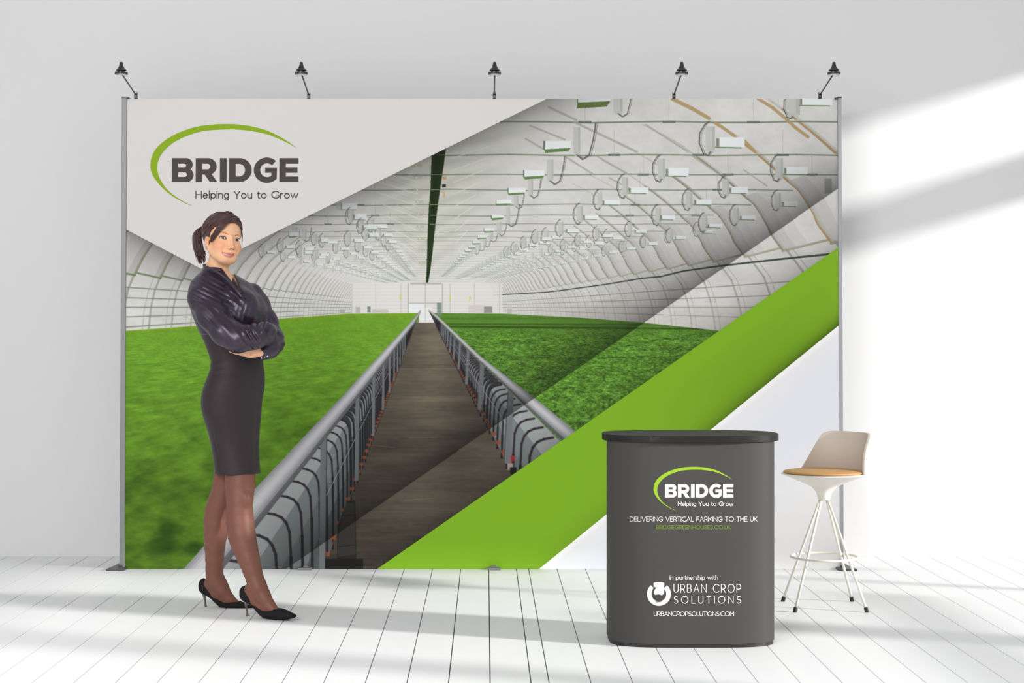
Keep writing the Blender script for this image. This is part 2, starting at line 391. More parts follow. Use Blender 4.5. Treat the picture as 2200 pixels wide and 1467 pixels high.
    # ---- end wall with gates
    rect(757, 608, 1080, 676, (228, 226, 222), .85, 3)
    for k in range(9): seg(760, 612+k*7.2, 1075, 612+k*7.2, 1, (214, 211, 206), .6, 1.2)
    for xx, w, c in ((757, 2, (205, 203, 198)), (808, 2, (205, 203, 198)), (862, 3, (210, 208, 202)), (878, 3, (186, 184, 172)), (915, 2.6, (196, 192, 182)), (952, 2.6, (180, 178, 172)), (968, 2, (200, 198, 190)), (1021, 2, (200, 198, 192)), (1074, 2, (200, 196, 190))):
        seg(xx, 610, xx, 675, w, c, .9, 1.2)
    seg(880, 651, 952, 651, 2.4, (190, 188, 176), .9, 1); seg(884, 609, 948, 609, 3.5, (184, 176, 164), .9, 1.4)
    rect(880, 653, 913, 673, (236, 237, 240), .95); rect(905, 670, 935, 694, (238, 238, 238), 1, 1.2)
    seg(915, 652, 915, 690, 2, (205, 205, 200), .9)
    for xx, yy in ((861, 637), (968, 641), (1011, 642)): rect(xx-1.5, yy-5, xx+1.5, yy+5, (216, 214, 90), .9, 1.2)
    rect(1040, 658, 1058, 672, (120, 122, 118), .7, 2); rect(1008, 655, 1040, 672, (212, 206, 204), .9); rect(765, 659, 775, 672, (178, 176, 172), .8, 1.5); rect(790, 658, 797, 671, (106, 118, 112), .8, 2)
    rect(800, 664, 835, 672, (200, 190, 184), .8, 1.5); rect(730, 664, 742, 673, (170, 166, 150), .7, 1.5); rect(1090, 663, 1100, 674, (190, 178, 168), .7, 1.5)
    # ---- crops
    hl = np.interp(X[0], [268, 440, 600, 750, 918, 1080, 1250, 1380, 1540, 1803], [710, 698, 684, 673, 671.5, 673, 682, 692, 709, 745])[None, :]
    gm = np.clip((Y-hl)/1.2, 0, 1)
    dz = np.clip(Y-664, 2, None)
    z = 60/dz; u = (X-VX)*z/8; v = z*26
    n1 = fbm(u*1.2+5, v*4, 3); n2 = fbm(X/20*1., Y/9, 3); n3 = vn(X/3.2, Y/2.2); n4 = fbm(X/70, Y/34, 3)
    near = np.clip((Y-760)/380, 0, 1); far = np.clip(1-(Y-675)/90, 0, 1)
    gl = col(110, 158, 46)*np.ones((H, W, 1))
    gl = gl*(1+(.16*(n2-.5)*(1+near)+.30*(n1-.5)*(1-far)+.07*(n3-.5)*(1-near*.7))[..., None])
    n4 = fbm(X/60, Y/42, 2); dark = np.clip((n4-.42)*2.6, 0, 1)*near**1.1
    gl = gl*(1-.42*dark[..., None]*np.array((1.1, .9, 1.)))*(1-.26*near[..., None])
    gl[..., 2] *= (1-.1*near); 
    edge = np.clip(1-(Y-np.interp(X, [398, 542, 740, 789, 885, 904], [1222, 1058, 850, 793, 690, 667]))/1e9, 0, 1)
    gl = gl*(1-far[..., None]*.12)+col(118, 164, 24)*far[..., None]*.12
    topb = np.exp(-((Y-hl)/5)**2); gl = gl*(1-.5*topb[..., None])+col(140, 172, 30)*.5*topb[..., None]
    n5 = fbm(X/5.5, Y/(2.2+np.clip((Y-690)/90, 0, 2)), 3); n6 = fbm(X/26, Y/7, 3); n7 = fbm(X/1.9+9, Y/1.5, 2)
    gr = col(92, 138, 47)*np.ones((H, W, 1))*(1+(.95*(n5-.5)+.5*(n6-.5)+.5*(n7-.5))[..., None]*np.clip((Y-690)/40, .1, 1)[..., None])
    lines = .32*np.exp(-((Y-(692+X*.004))/1.6)**2)+.42*np.exp(-((Y-(702+(X-1000)*.008))/2.2)**2)*(.6+.8*n6)+.12*np.exp(-((Y-684)/2)**2)+.3*np.exp(-((Y-768)/3)**2)*(n6 > .5)
    gr = gr*(1-lines[..., None]); gr[..., 2] += .03*(n5 > .62)
    G = np.where((X < VX)[..., None], gl, gr)
    C[:] = C*(1-gm[..., None])+np.clip(G, 0, 1)*gm[..., None]
    poly([(901, 660), (928, 660), (937, 694), (901, 694)], (234, 234, 234)); rect(880, 653, 900, 671, (236, 237, 240), .9); seg(915, 652, 915, 690, 2, (205, 205, 200), .9)
    rect(940, 650, 950, 678, (120, 138, 132), .85, 2)
    # ---- aisle floor
    A = [(894, 693), (943, 693), (994, 786), (1066, 892), (1124, 1018), (1210, 1223), (660, 1223), (765, 971), (832, 826)]
    xx = [p[0] for p in A]
    m = inpoly(A, X, Y).astype(float)
    st = fbm(X/60, Y/3.5, 3); st2 = fbm(X/140+4, Y/26, 2)
    ac = col(88, 80, 69)*(1+(.17*(st-.5)+.36*(st2-.5)+.10*(fbm(X/14, Y/6, 2)-.5))[..., None])
    ac = ac*(1+.28*np.exp(-((X-930+(Y-800)*.05)/(35+.12*(Y-700)))**2)*np.clip(1-(Y-700)/500, .2, 1))[..., None]*(1-.18*np.clip((Y-900)/300, 0, 1))[..., None]
    C[:] = C*(1-m[..., None])+ac*m[..., None]
    for (a, b, c_, d) in ((848, 793, 985, 792), (905, 760, 960, 760), (790, 955, 850, 962), (880, 941, 940, 940), (870, 1074, 935, 1070)): seg(a, b, c_, d, 1.2, (132, 124, 110), .5, 1.5)
    # ---- left bench side with heating loops
    def bench(VPx, VPy, U, B, sgn, smax, toprail, near_w):
        ux, uy = U[0]-VPx, U[1]-VPy; bx, by = B[0]-VPx, B[1]-VPy
        S = smax
        poly([(VPx, VPy), (VPx+ux*S, VPy+uy*S), (VPx+bx*S, VPy+by*S)], (58, 62, 62))
        zz = 1/S
        st_ = []
        while zz < 9: st_.append(1/zz); zz += .056*(1 if zz < 4 else 2)
        for i in range(len(st_)-1, -1, -1):
            s = st_[i]; s2 = st_[i-1] if i else s*1.12
            if s < .12:
                al = .5
            else: al = 1
            off = [(0, 0), (12, 2), (21, 6), (27, 13), (31, 24), (33, 57), (34, 120), (34, 270)]
            def tr(ss, o):
                x_ = VPx+ux*ss+sgn*o[0]*ss; return (x_, min(VPy+uy*ss+o[1]*ss, VPy+(x_-VPx)*by/bx))
            a = [tr(s, o) for o in off]; b = [tr(s2, o) for o in off]
            if s > .9:
                sh = (112, 118, 118)
                poly(a+b[::-1], sh, 1)
                poly(a[:4]+b[:4][::-1], (178, 182, 182), .75); poly(a[3:6]+b[3:6][::-1], (136, 142, 142), .6)
                poly(a[6:]+b[6:][::-1], (70, 74, 74), .6)
            elif s > .3:
                pl(a[:6], 3.6*s, (150, 155, 154), .8, 1); pl(a[5:], 2.6*s, (92, 98, 98), .6, 1)
            pl([(p[0]+sgn*4*s, p[1]+1*s) for p in a[:6]], max(1, 3.3*s), (50, 42, 50), .95*al, .9+s*.8)
            pl([(p[0]+sgn*4*s, p[1]+1*s) for p in a[5:]], max(1, 4.0*s), (36, 33, 38), .95*al, .9+s*.8)
        # red fittings along the foot, posts, thin wire
        zz = 1/S
        k = 0
        while zz < 4:
            s = 1/zz; x_, y_ = VPx+bx*s, VPy+by*s
            rect(x_-5*s+sgn*-2, y_-12*s, x_+5*s, y_-3*s, (158, 74, 40), .85, 1+s)
            zz += .075; k += 1
        seg(VPx+bx*.08, VPy+by*.08, VPx+bx*S, VPy+by*S, .8, (126, 96, 84), .8, 1, 3)
        seg(VPx+(ux*.45+bx*.55)*.25, VPy+(uy*.5+by*.5)*.25, VPx+(ux*.45+bx*.55)*1.05, VPy+(uy*.5+by*.5)*1.05, .7, (170, 172, 172), .8, .9, 1.6)
        for j in range(11):
            zp = .97+j*.52; s = 1/zp
            w = 13*s
            poly([(VPx+ux*s-w/2, VPy+uy*s-6*s), (VPx+ux*s+w/2, VPy+uy*s-2*s), (VPx+bx*s+w/2, VPy+by*s), (VPx+bx*s-w/2, VPy+by*s)], (116, 120, 122) if j % 1 == 0 else (90, 90, 90), .95)
            seg(VPx+ux*s+sgn*w*.5, VPy+uy*s, VPx+bx*s+sgn*w*.5, VPy+by*s, max(.8, 2*s), (66, 68, 70), .8)
    bench(905, 665, (703, 923), (700, 1211), 1, 2.35, None, 0)
    bench(922, 668, (1093, 838), (1085, 985), -1, 1.75, None, 0)
    # rail tubes
    def tube(o, i):
        n = len(o)
        for k in range(n-1):
            a0, a1, b0, b1 = o[k], o[k+1], i[k], i[k+1]
            M = 11
            for j in range(M):
                t0, t1 = j/M, (j+1)/M; t = (t0+t1)/2
                sh = .62+.38*np.exp(-((t-.42)/.34)**2)-.16*(t > .8)
                lp = lambda p, r, t: (p[0]*(1-t)+r[0]*t, p[1]*(1-t)+r[1]*t)
                poly([lp(a0, b0, t0-.01), lp(a1, b1, t0-.01), lp(a1, b1, t1+.02), lp(a0, b0, t1+.02)], tuple(np.array((192, 192, 196))*sh*1.04))
    tube([(905, 666), (885, 690), (789, 793), (740, 848), (542, 1058), (398, 1223)], [(905, 671), (893, 694), (808, 806), (763, 863), (590, 1083), (480, 1223)])
    tube([(922, 664), (940, 677), (1040, 771), (1146, 853), (1260, 946)], [(922, 668), (936, 682), (1040, 785), (1129, 872), (1225, 962)])
    # bench leg on the aisle
    poly([(748, 1075), (765, 1075), (768, 1222), (725, 1222), (727, 1130)], (44, 42, 40)); rect(700, 1200, 782, 1223, (30, 28, 26), .95, 2)
    poly([(745, 1080), (762, 1080), (766, 1190), (727, 1196), (730, 1140)], (62, 60, 58), .8)
    for yy in (1105, 1170): seg(728, yy+4, 766, yy, 2, (34, 34, 34), .8)
    rect(1098, 978, 1106, 990, (178, 40, 50), .9, 1.5); rect(1090, 995, 1103, 1009, (200, 190, 180), .7, 3); rect(1096, 1003, 1110, 1018, (24, 22, 22), .9, 2)
    # ---- graphic shades printed in the artwork
    d1 = ((409-Y)+(1798-X)*.688)/1.214     # >0 above the long diagonal
    sh = 1-.47*np.exp(-np.clip(d1, 0, None)/62)*(d1 > 0)
    sh = np.where(d1 > 0, sh, 1.0)
    t = np.clip(d1/.9+.5, 0, 1)
    sh = 1-(1-(1-.47*np.exp(-np.clip(d1, 0, None)/62)))*t
    d2 = ((Y-214)-(1177-X)*.486)/1.112
    d3 = ((Y-493.4)-(X-271.5)*.52)/1.127
    e = np.where(X < 432, d3, d2)
    sh = sh*(1-.38*np.exp(-np.clip(e, 0, None)/48))
    d4 = ((533.5-Y)+(1800-X)*.697)/1.219
    sh = sh*(1-.22*np.exp(-np.clip(d4, 0, None)/35))
    C[:] = np.clip(C*sh[..., None], 0, 1)
    return C, (x0, x1, y0, y1), W, H

# ================================================================ lettering
def arc(cx, cy, rx, ry, a0, a1, n=14):
    return [(cx+rx*math.cos(math.radians(a0+(a1-a0)*k/n)), cy+ry*math.sin(math.radians(a0+(a1-a0)*k/n))) for k in range(n+1)]
# thin geometric capitals and small letters: centre lines, cap height 1, x-height .7; (width, strokes)
def _O(w, h=1, y0=0, x0=0): return arc(x0+w/2, y0+h/2, w/2, h/2, 90, 450, 28)
GL = {
 'A': (.80, [[(0, 0), (.4, 1), (.8, 0)], [(.13, .32), (.67, .32)]]),
 'B': (.60, [[(0, 0), (0, 1), (.34, 1)]+arc(.34, .76, .22, .24, 90, -90, 8)+[(0, .52)], [(.34, .52)]+arc(.36, .26, .24, .26, 90, -90, 8)+[(0, 0)]]),
 'C': (.82, [arc(.5, .5, .5, .5, 48, 312, 24)]),
 'D': (.76, [[(0, 0), (0, 1), (.28, 1)]+arc(.28, .5, .48, .5, 90, -90, 16)+[(0, 0)]]),
 'E': (.54, [[(.54, 1), (0, 1), (0, 0), (.55, 0)], [(0, .51), (.48, .51)]]),
 'F': (.54, [[(.54, 1), (0, 1), (0, 0)], [(0, .49), (.48, .49)]]),
 'G': (.88, [arc(.5, .5, .5, .5, 48, 322, 24)+[(.89, .46), (.52, .46)]]),
 'H': (.70, [[(0, 0), (0, 1)], [(.7, 0), (.7, 1)], [(0, .51), (.7, .51)]]),
 'I': (.0, [[(0, 0), (0, 1)]]),
 'K': (.62, [[(0, 0), (0, 1)], [(.58, 1), (0, .38)], [(.2, .58), (.62, 0)]]),
 'L': (.48, [[(0, 1), (0, 0), (.48, 0)]]),
 'M': (.82, [[(0, 0), (0, 1), (.41, .42), (.82, 1), (.82, 0)]]),
 'N': (.72, [[(0, 0), (0, 1), (.72, 0), (.72, 1)]]),
 'O': (1.0, [_O(1.0)]),
 'P': (.58, [[(0, 0), (0, 1), (.32, 1)]+arc(.32, .7, .27, .3, 90, -90, 10)+[(0, .4)]]),
 'R': (.60, [[(0, 0), (0, 1), (.32, 1)]+arc(.32, .7, .27, .3, 90, -90, 10)+[(0, .4)], [(.3, .4), (.6, 0)]]),
 'S': (.56, [arc(.29, .745, .25, .255, 35, 250, 14)+arc(.28, .26, .28, .26, 80, -145, 14)]),
 'T': (.62, [[(0, 1), (.62, 1)], [(.31, 1), (.31, 0)]]),
 'U': (.66, [[(0, 1), (0, .36)]+arc(.33, .34, .33, .34, 180, 360, 14)+[(.66, 1)]]),
 'V': (.78, [[(0, 1), (.39, 0), (.78, 1)]]),
 'Y': (.68, [[(0, 1), (.34, .44), (.68, 1)], [(.34, .44), (.34, 0)]]),
 '.': (.02, [[(0, .0), (0.02, .0), (.02, .04), (0, .04), (0, 0)]]),
 ' ': (.16, []),
 'a': (.52, [arc(.26, .34, .26, .34, 0, 360, 22), [(.52, .68), (.52, 0)]]),
 'e': (.54, [[(.01, .36), (.53, .36)]+arc(.27, .34, .26, .34, 4, 318, 22)]),
 'g': (.54, [arc(.26, .34, .26, .34, 0, 360, 22), [(.53, .68), (.53, -.04)]+arc(.27, -.06, .26, .22, 0, -150, 12)]),
 'h': (.48, [[(0, 1.05), (0, 0)], [(0, .38)]+arc(.24, .44, .24, .24, 165, 0, 10)+[(.48, 0)]]),
 'i': (.0, [[(0, .68), (0, 0)], [(0, .92), (0, .96)]]),
 'l': (.0, [[(0, 1.05), (0, 0)]]),
 'n': (.48, [[(0, .68), (0, 0)], [(0, .38)]+arc(.24, .44, .24, .24, 165, 0, 10)+[(.48, 0)]]),
 'o': (.58, [arc(.29, .34, .29, .34, 90, 450, 24)]),
 'p': (.54, [arc(.28, .34, .26, .34, 0, 360, 22), [(0, .68), (0, -.28)]]),
 'r': (.28, [[(0, .68), (0, 0)], [(0, .36)]+arc(.24, .42, .24, .26, 170, 80, 7)]),
 's': (.38, [arc(.2, .51, .17, .165, 40, 255, 10)+arc(.19, .175, .19, .175, 80, -150, 10)]),
 't': (.30, [[(.12, .9), (.12, .16)]+arc(.26, .16, .14, .16, 180, 285, 6), [(0, .66), (.3, .66)]]),
 'u': (.48, [[(0, .68), (0, .25)]+arc(.24, .24, .24, .24, 180, 360, 10)+[(.48, .25)], [(.48, .68), (.48, 0)]]),
 'w': (.86, [[(0, .68), (.23, 0), (.43, .62), (.63, 0), (.86, .68)]]),
}
def stroke_text(txt, x0, x1, ybase, cap, wt, gap=.2, sx=1.):
    """ribbons for a text line in picture units, fitted between x0 and x1 (y down)"""
    adv = []; x = 0
    for ch in txt:
        w, st = GL[ch]; adv.append(x); x += w*sx+gap+(.12 if ch == ' ' else 0)
    tot = x-gap; kx = (x1-x0-wt)/tot
    V, Fc = [], []
    for ch, a in zip(txt, adv):
        for s in GL[ch][1]:
            pts = [Vector((x0+wt/2+(a+px*sx)*kx, ybase-wt/2-py*(cap-wt))) for px, py in s]
            pts = [p for i, p in enumerate(pts) if i == 0 or (p-pts[i-1]).length > 1e-4]
            if len(pts) < 2: continue
            closed = (pts[0]-pts[-1]).length < 1e-3
            n = len(pts); base = len(V)
            for i in range(n):
                if closed: d0 = (pts[i]-pts[i-1 if i else n-2]).normalized(); d1 = (pts[(i+1) if i < n-1 else 1]-pts[i]).normalized()
                else:
                    d0 = (pts[i]-pts[i-1]).normalized() if i else (pts[1]-pts[0]).normalized(); d1 = (pts[i+1]-pts[i]).normalized() if i < n-1 else d0
                t = d0+d1
                if t.length < .2: t = d1
                t.normalize(); nn = Vector((-t.y, t.x)); k = min(2.2, 1/max(.3, nn.dot(Vector((-d1.y, d1.x)))))
                e = Vector((0, 0))
                if not closed and i == 0: e = -d1*wt*.5
                if not closed and i == n-1: e = d0*wt*.5
                V.append(tuple(pts[i]+e+nn*wt*.5*k)); V.append(tuple(pts[i]+e-nn*wt*.5*k))
            for i in range(n-1): Fc.append((base+2*i, base+2*i+2, base+2*i+3, base+2*i+1))
    return V, Fc
# heavy logo capitals, traced as outlines in a 1178 x 222 box (x 640..1818, y 948..1170)
def heavy():
    def q(cx, cy, rx, ry, a0, a1, n=12): return arc(cx, cy, rx, ry, a0, a1, n)   # y down
    C = []
    C.append([[(640, 948), (772, 948)]+q(772, 1008, 62, 60, -90, 55)+[(812, 1056)]+q(778, 1105, 65, 65, -50, 90)+[(640, 1170)],
              [(700, 1000), (756, 1000)]+q(756, 1017, 17, 17, -90, 90, 8)+[(700, 1034)],
              [(700, 1079), (762, 1079)]+q(762, 1101, 18, 22, -90, 90, 8)+[(700, 1123)]])
    C.append([[(862, 948), (975, 948)]+q(975, 1026, 82, 78, -90, 52)+[(1010, 1096), (1064, 1170), (994, 1170), (945, 1100), (922, 1100), (922, 1170), (862, 1170)],
              [(922, 1000), (972, 1000)]+q(972, 1026, 25, 26, -90, 90, 8)+[(922, 1052)]])
    C.append([[(1087, 948), (1150, 948), (1150, 1170), (1087, 1170)]])
    C.append([[(1172, 948), (1270, 948)]+q(1270, 1059, 113, 111, -90, 90, 20)+[(1172, 1170)],
              [(1234, 1002), (1268, 1002)]+q(1268, 1060, 53, 58, -90, 90, 14)+[(1234, 1118)]])
    C.append([q(1524, 1060, 122, 118, -47, -180, 16)+q(1524, 1060, 122, 118, 180, 42, 16)+[(1618, 1036), (1508, 1036), (1508, 1084), (1566, 1084), (1566, 1108)]+q(1526, 1060, 64, 64, 52, 180, 10)+q(1526, 1060, 64, 64, -180, -44, 12)])
    C.append([[(1640, 948), (1818, 948), (1818, 1000), (1700, 1000), (1700, 1034), (1808, 1034), (1808, 1084), (1700, 1084), (1700, 1118), (1818, 1118), (1818, 1170), (1640, 1170)]])
    return C
_hv = []
for L in heavy():
    v, f = fill2d(L); _hv.append((v, f))
def heavy_text(x0, x1, y0, y1):
    V, Fc = [], []
    for v, f in _hv:
        b = len(V); V += [(x0+(x-640)/1178*(x1-x0), y0+(y-948)/222*(y1-y0)) for x, y in v]; Fc += [tuple(i+b for i in t) for t in f]
    return V, Fc
def swoosh(ox, oy, kx, ky):
    """tapered elliptical stroke; the outline points of outer and inner edge in a shared frame"""
    out = spline([(845, 1395), (760, 1363), (640, 1295), (540, 1210), (470, 1120), (441, 1035), (455, 930), (510, 840), (620, 755), (760, 690), (930, 646), (1150, 632), (1350, 648), (1530, 696), (1690, 776), (1808, 860)], 5)
    inn = spline([(845, 1395), (775, 1362), (690, 1312), (600, 1240), (536, 1150), (506, 1060), (515, 970), (560, 890), (650, 808), (780, 742), (950, 695), (1190, 682), (1370, 696), (1540, 732), (1700, 800), (1808, 860)], 5)
    V = []; Fc = []
    for a, b in zip(out, inn):
        V.append((ox+a[0]*kx, oy+a[1]*ky)); V.append((ox+b[0]*kx, oy+b[1]*ky))
    for i in range(len(out)-1): Fc.append((2*i, 2*i+2, 2*i+3, 2*i+1))
    return V, Fc

# ================================================================ the printed backdrop
YB = 9.41; LEAN = .024
EB = 1.0      # light level on the print
def bp(px, py, off=0.):
    """artwork position -> the slightly leaning print plane"""
    # plane y = YB + LEAN*z
    k = (H-0)/1.0
    t = (py-VPY)/F
    Y = (YB+LEAN*H)/(1+LEAN*t)      # z = H - t*Y
    p = P(px, py, Y); p.y -= off; return p
backdrop = empty('exhibition_backdrop', (0, YB, 0), 'wide leaning fabric backdrop printed with a greenhouse aisle, green stripe and logo', 'exhibition backdrop')
PQ = 1.0
C_, (bx0, bx1, by0, by1), W_, H_ = paint_print(PQ)
m_print = bpy.data.materials.new('printed_photo_fabric'); m_print.use_nodes = True
n, l, b = nodes(m_print); at = n.new('ShaderNodeAttribute'); at.attribute_name = 'print'; l.new(at.outputs['Color'], b.inputs['Base Color'])
b.inputs['Roughness'].default_value = .75; b.inputs['Specular IOR Level'].default_value = .15
TL, TR, BL_, BR = bp(272, 212), bp(1799, 212), bp(266.5, 1222), bp(1805, 1222)
def bq(px, py, off=0.):
    """artwork px to the plane, spread so the sheet's sides are straight"""
    v = (py-212)/1010.; xa = 272+(266.5-272)*v; xb = 1799+(1805-1799)*v
    return bp(xa+(px-270)/(1803-270)*(xb-xa), py, off)
gx = np.linspace(270, 1803, W_); gy = np.linspace(212, 1222, H_)
v_ = (gy-212)/1010.; xa = 272-5.5*v_; xb = 1799+6*v_
tt = (gy-VPY)/F; YY = (YB+LEAN*H)/(1+LEAN*tt)
PX = xa[:, None]+(gx[None, :]-270)/1533.*(xb-xa)[:, None]
VX3 = np.stack([(PX-VPX)*YY[:, None]/F, np.repeat(YY[:, None], W_, 1), np.repeat((H-tt*YY)[:, None], W_, 1)], -1).reshape(-1, 3)
idx = np.arange(W_*H_).reshape(H_, W_)
Q = np.stack([idx[:-1, :-1], idx[1:, :-1], idx[1:, 1:], idx[:-1, 1:]], -1).reshape(-1, 4)
me = bpy.data.meshes.new('printed_photo'); me.vertices.add(len(VX3)); me.vertices.foreach_set('co', VX3.astype(np.float32).ravel())
me.loops.add(Q.size); me.loops.foreach_set('vertex_index', Q.astype(np.int32).ravel())
me.polygons.add(len(Q)); me.polygons.foreach_set('loop_start', np.arange(0, Q.size, 4, dtype=np.int32)); me.update(calc_edges=True)
ca = me.color_attributes.new('print', 'FLOAT_COLOR', 'POINT')
yi = np.clip(np.round((gy-by0)/PQ).astype(int), 0, H_-1); xi = np.clip(np.round((gx-bx0)/PQ).astype(int), 0, W_-1)
CC = C_[yi][:, xi]; CL = lin(CC*255)/EB
ca.data.foreach_set('color', np.concatenate([np.clip(CL, 0, .95), np.ones((H_, W_, 1))], -1).astype(np.float32).ravel())
me.materials.append(m_print); link(bpy.data.objects.new('printed_photo', me), backdrop)
# sheet body behind the print
def sheet(name, pts, off, m, parent, thick=0.):
    o = obj(name, [bq(x, y, off) for x, y in pts], [tuple(range(len(pts)))], m, parent); return o
m_back = mat('backdrop_back', (225, 225, 225), .8)
bm = bmesh.new(); f0 = [bq(270, 212, -.002), bq(270, 1222, -.002), bq(1803, 1222, -.002), bq(1803, 212, -.002)]
a = [bm.verts.new(p) for p in f0]; c = [bm.verts.new(p+Vector((0, .024, 0))) for p in f0]
bm.faces.new(a); bm.faces.new(c[::-1])
for k in range(4): bm.faces.new((a[k], c[k], c[(k+1) % 4], a[(k+1) % 4]))
bmesh.ops.recalc_face_normals(bm, faces=bm.faces); bobj('frame_panel', bm, m_back, backdrop)
m_lg = mat('pale_grey_print', (218, 214, 212), .75, spec=.15, e=EB)
sheet('grey_print_area', [(270, 212), (1177, 212), (432, 577), (270, 492.6)], .0008, m_lg, backdrop)
# green band with its printed shade, and the white corner: colour fields on fine meshes
def field(name, A, B, n, m, cols, off, parent, label=None):
    """strip between polylines A and B (matching points) split n ways, colour by row function"""
    V = []; Fc = []; Cc = []
    for i in range(len(A)):
        for j in range(n+1):
            t = j/n; V.append(bq(A[i][0]*(1-t)+B[i][0]*t, A[i][1]*(1-t)+B[i][1]*t, off)); Cc.append(cols(t, i/(len(A)-1)))
    for i in range(len(A)-1):
        for j in range(n): k = i*(n+1)+j; Fc.append((k, k+n+1, k+n+2, k+1))
    o = obj(name, V, Fc, m, parent); ca = o.data.color_attributes.new('print', 'FLOAT_COLOR', 'POINT')
    L = lin(np.array(Cc))/EB; ca.data.foreach_set('color', np.concatenate([np.clip(L, 0, .95), np.ones((len(L), 1))], 1).astype(np.float32).ravel())
    return o
def lp(p, r, t): return (p[0]*(1-t)+r[0]*t, p[1]*(1-t)+r[1]*t)
K = 40
upA = [lp((1803, 531.5), (812, 1222), k/K) for k in range(K+1)]; loA = [lp((1803, 699), (1158.5, 1222), k/K) for k in range(K+1)]
def green_c(t, s):
    d = (1-t)*1.0; g = 1-.42*math.exp(-d/.10)*max(0, 1-s*.9)-.05*math.exp(-((s-.25)/.2)**2)*(t > .15)*min(1, (t-.15)*3)
    return (127*g, 176*g, 38*g)
field('green_stripe', upA, loA, 36, m_print, green_c, .0008, backdrop)
cor = [lp((1803, 1222), (1803, 1222), 0) for k in range(K+1)]
cA = [lp((1803, 699), (1158.5, 1222), k/K) for k in range(K+1)]
cB = [lp((1803, 1222), (1803, 1222), 0) if False else (1803, max(y, 1222)) if False else (1803, 1222) for x, y in cA]
def white_c(t, s):
    if t < .014+.0*s: return (250, 250, 248)
    if t < .03: return (246, 245, 243)
    a = math.exp(-((t-.25)/.28)**2)
    base = np.array((244, 242, 240.)); blue = np.array((233, 234, 241.))
    return tuple(base*(1-a)+blue*a)
field('white_corner', cA, cB, 60, m_print, white_c, .0008, backdrop)
def sign(name, VF, m, parent, mp, label=None):
    V, Fc = VF; o = obj(name, [mp(x, y) for x, y in V], Fc, m, parent)
    if label: o['label'] = label
    return o
m_ink = mat('dark_ink', (78, 73, 72), .7, spec=.15, e=EB); m_lime = mat('lime_ink', (140, 172, 38), .7, spec=.15, e=EB)
mpb = lambda x, y: bq(x, y, .0018)
k_ = 1/4.315
sw = sign('logo_swoosh', swoosh(220, 120, k_, k_), m_lime, backdrop, mpb)
lt = sign('logo_lettering', heavy_text(368.3, 641.3, 339.7, 391.1), m_ink, backdrop, mpb)
tg = sign('tagline', stroke_text('Helping You to Grow', 419.3, 641, 426.6, 16.6, 2.1, gap=.21), m_ink, backdrop, mpb)
# posts, feet
m_alu = mat('brushed_aluminium', (128, 129, 131), .45, .35); m_alu2 = mat('light_aluminium', (176, 177, 180), .4, .3)
m_dk = mat('dark_steel', (80, 80, 82), .4, .5)
def post(xt, xb, yt, yb, wpx, m, side):
    A = bp(xt, yt); B = bp(xb, yb); w = wpx*YB/F/2
    bm = bmesh.new(); vs = []
    for p in (B, A):
        for sx, sy in ((-w, -.006), (w, -.006), (w, .034), (-w, .034)): vs.append(bm.verts.new((p.x+sx, p.y+sy, max(p.z, .004))))
    bm.faces.new(vs[3::-1]); bm.faces.new(vs[4:])
    for k in range(4): bm.faces.new((vs[k], vs[(k+1) % 4], vs[4+(k+1) % 4], vs[4+k]))
    bmesh.ops.bevel(bm, geom=bm.edges[:], offset=.002, segments=1, affect='EDGES')
    o = bobj('side_post', bm, m, backdrop)
    bm = bmesh.new(); abox(bm, (A.x-w-.001, A.y-.008, A.z-.004), (A.x+w+.001+(.008 if side < 0 else 0), A.y+.036, A.z+.004), .001); abox(bm, (A.x-side*(w+.012)-.006, A.y-.008, A.z-.012), (A.x-side*(w+.002)+.004, A.y+.004, A.z-.001), .001)
    bobj('post_cap', bm, m_dk, o)
post(267.6, 262.5, 209.5, 1221, 11, m_alu, -1); post(1803.5, 1808.5, 209.5, 1221, 8, m_alu2, 1)
for xc, wd, dp in ((259, 38, .16), (657, 30, .10), (1061, 28, .10), (1462, 28, .10), (1810, 38, .16)):
    yc = P(xc, 1226, YB); w = wd*YB/F/2
    bm = bmesh.new(); z1 = .012
    sh = .012 if xc < 500 else (-.012 if xc > 1700 else 0)
    o1 = [(yc.x-w-sh, YB-dp*.55), (yc.x+w-sh, YB-dp*.55), (yc.x+w*.8, YB+dp), (yc.x-w*.8, YB+dp)]
    prism(bm, o1, 0, z1, .003); abox(bm, (yc.x-.012, YB-.006, z1-.002), (yc.x+.012, YB+.03, .02))
    bobj('foot_plate', bm, m_alu if xc in (657, 1061, 1462) else m_dk, backdrop)

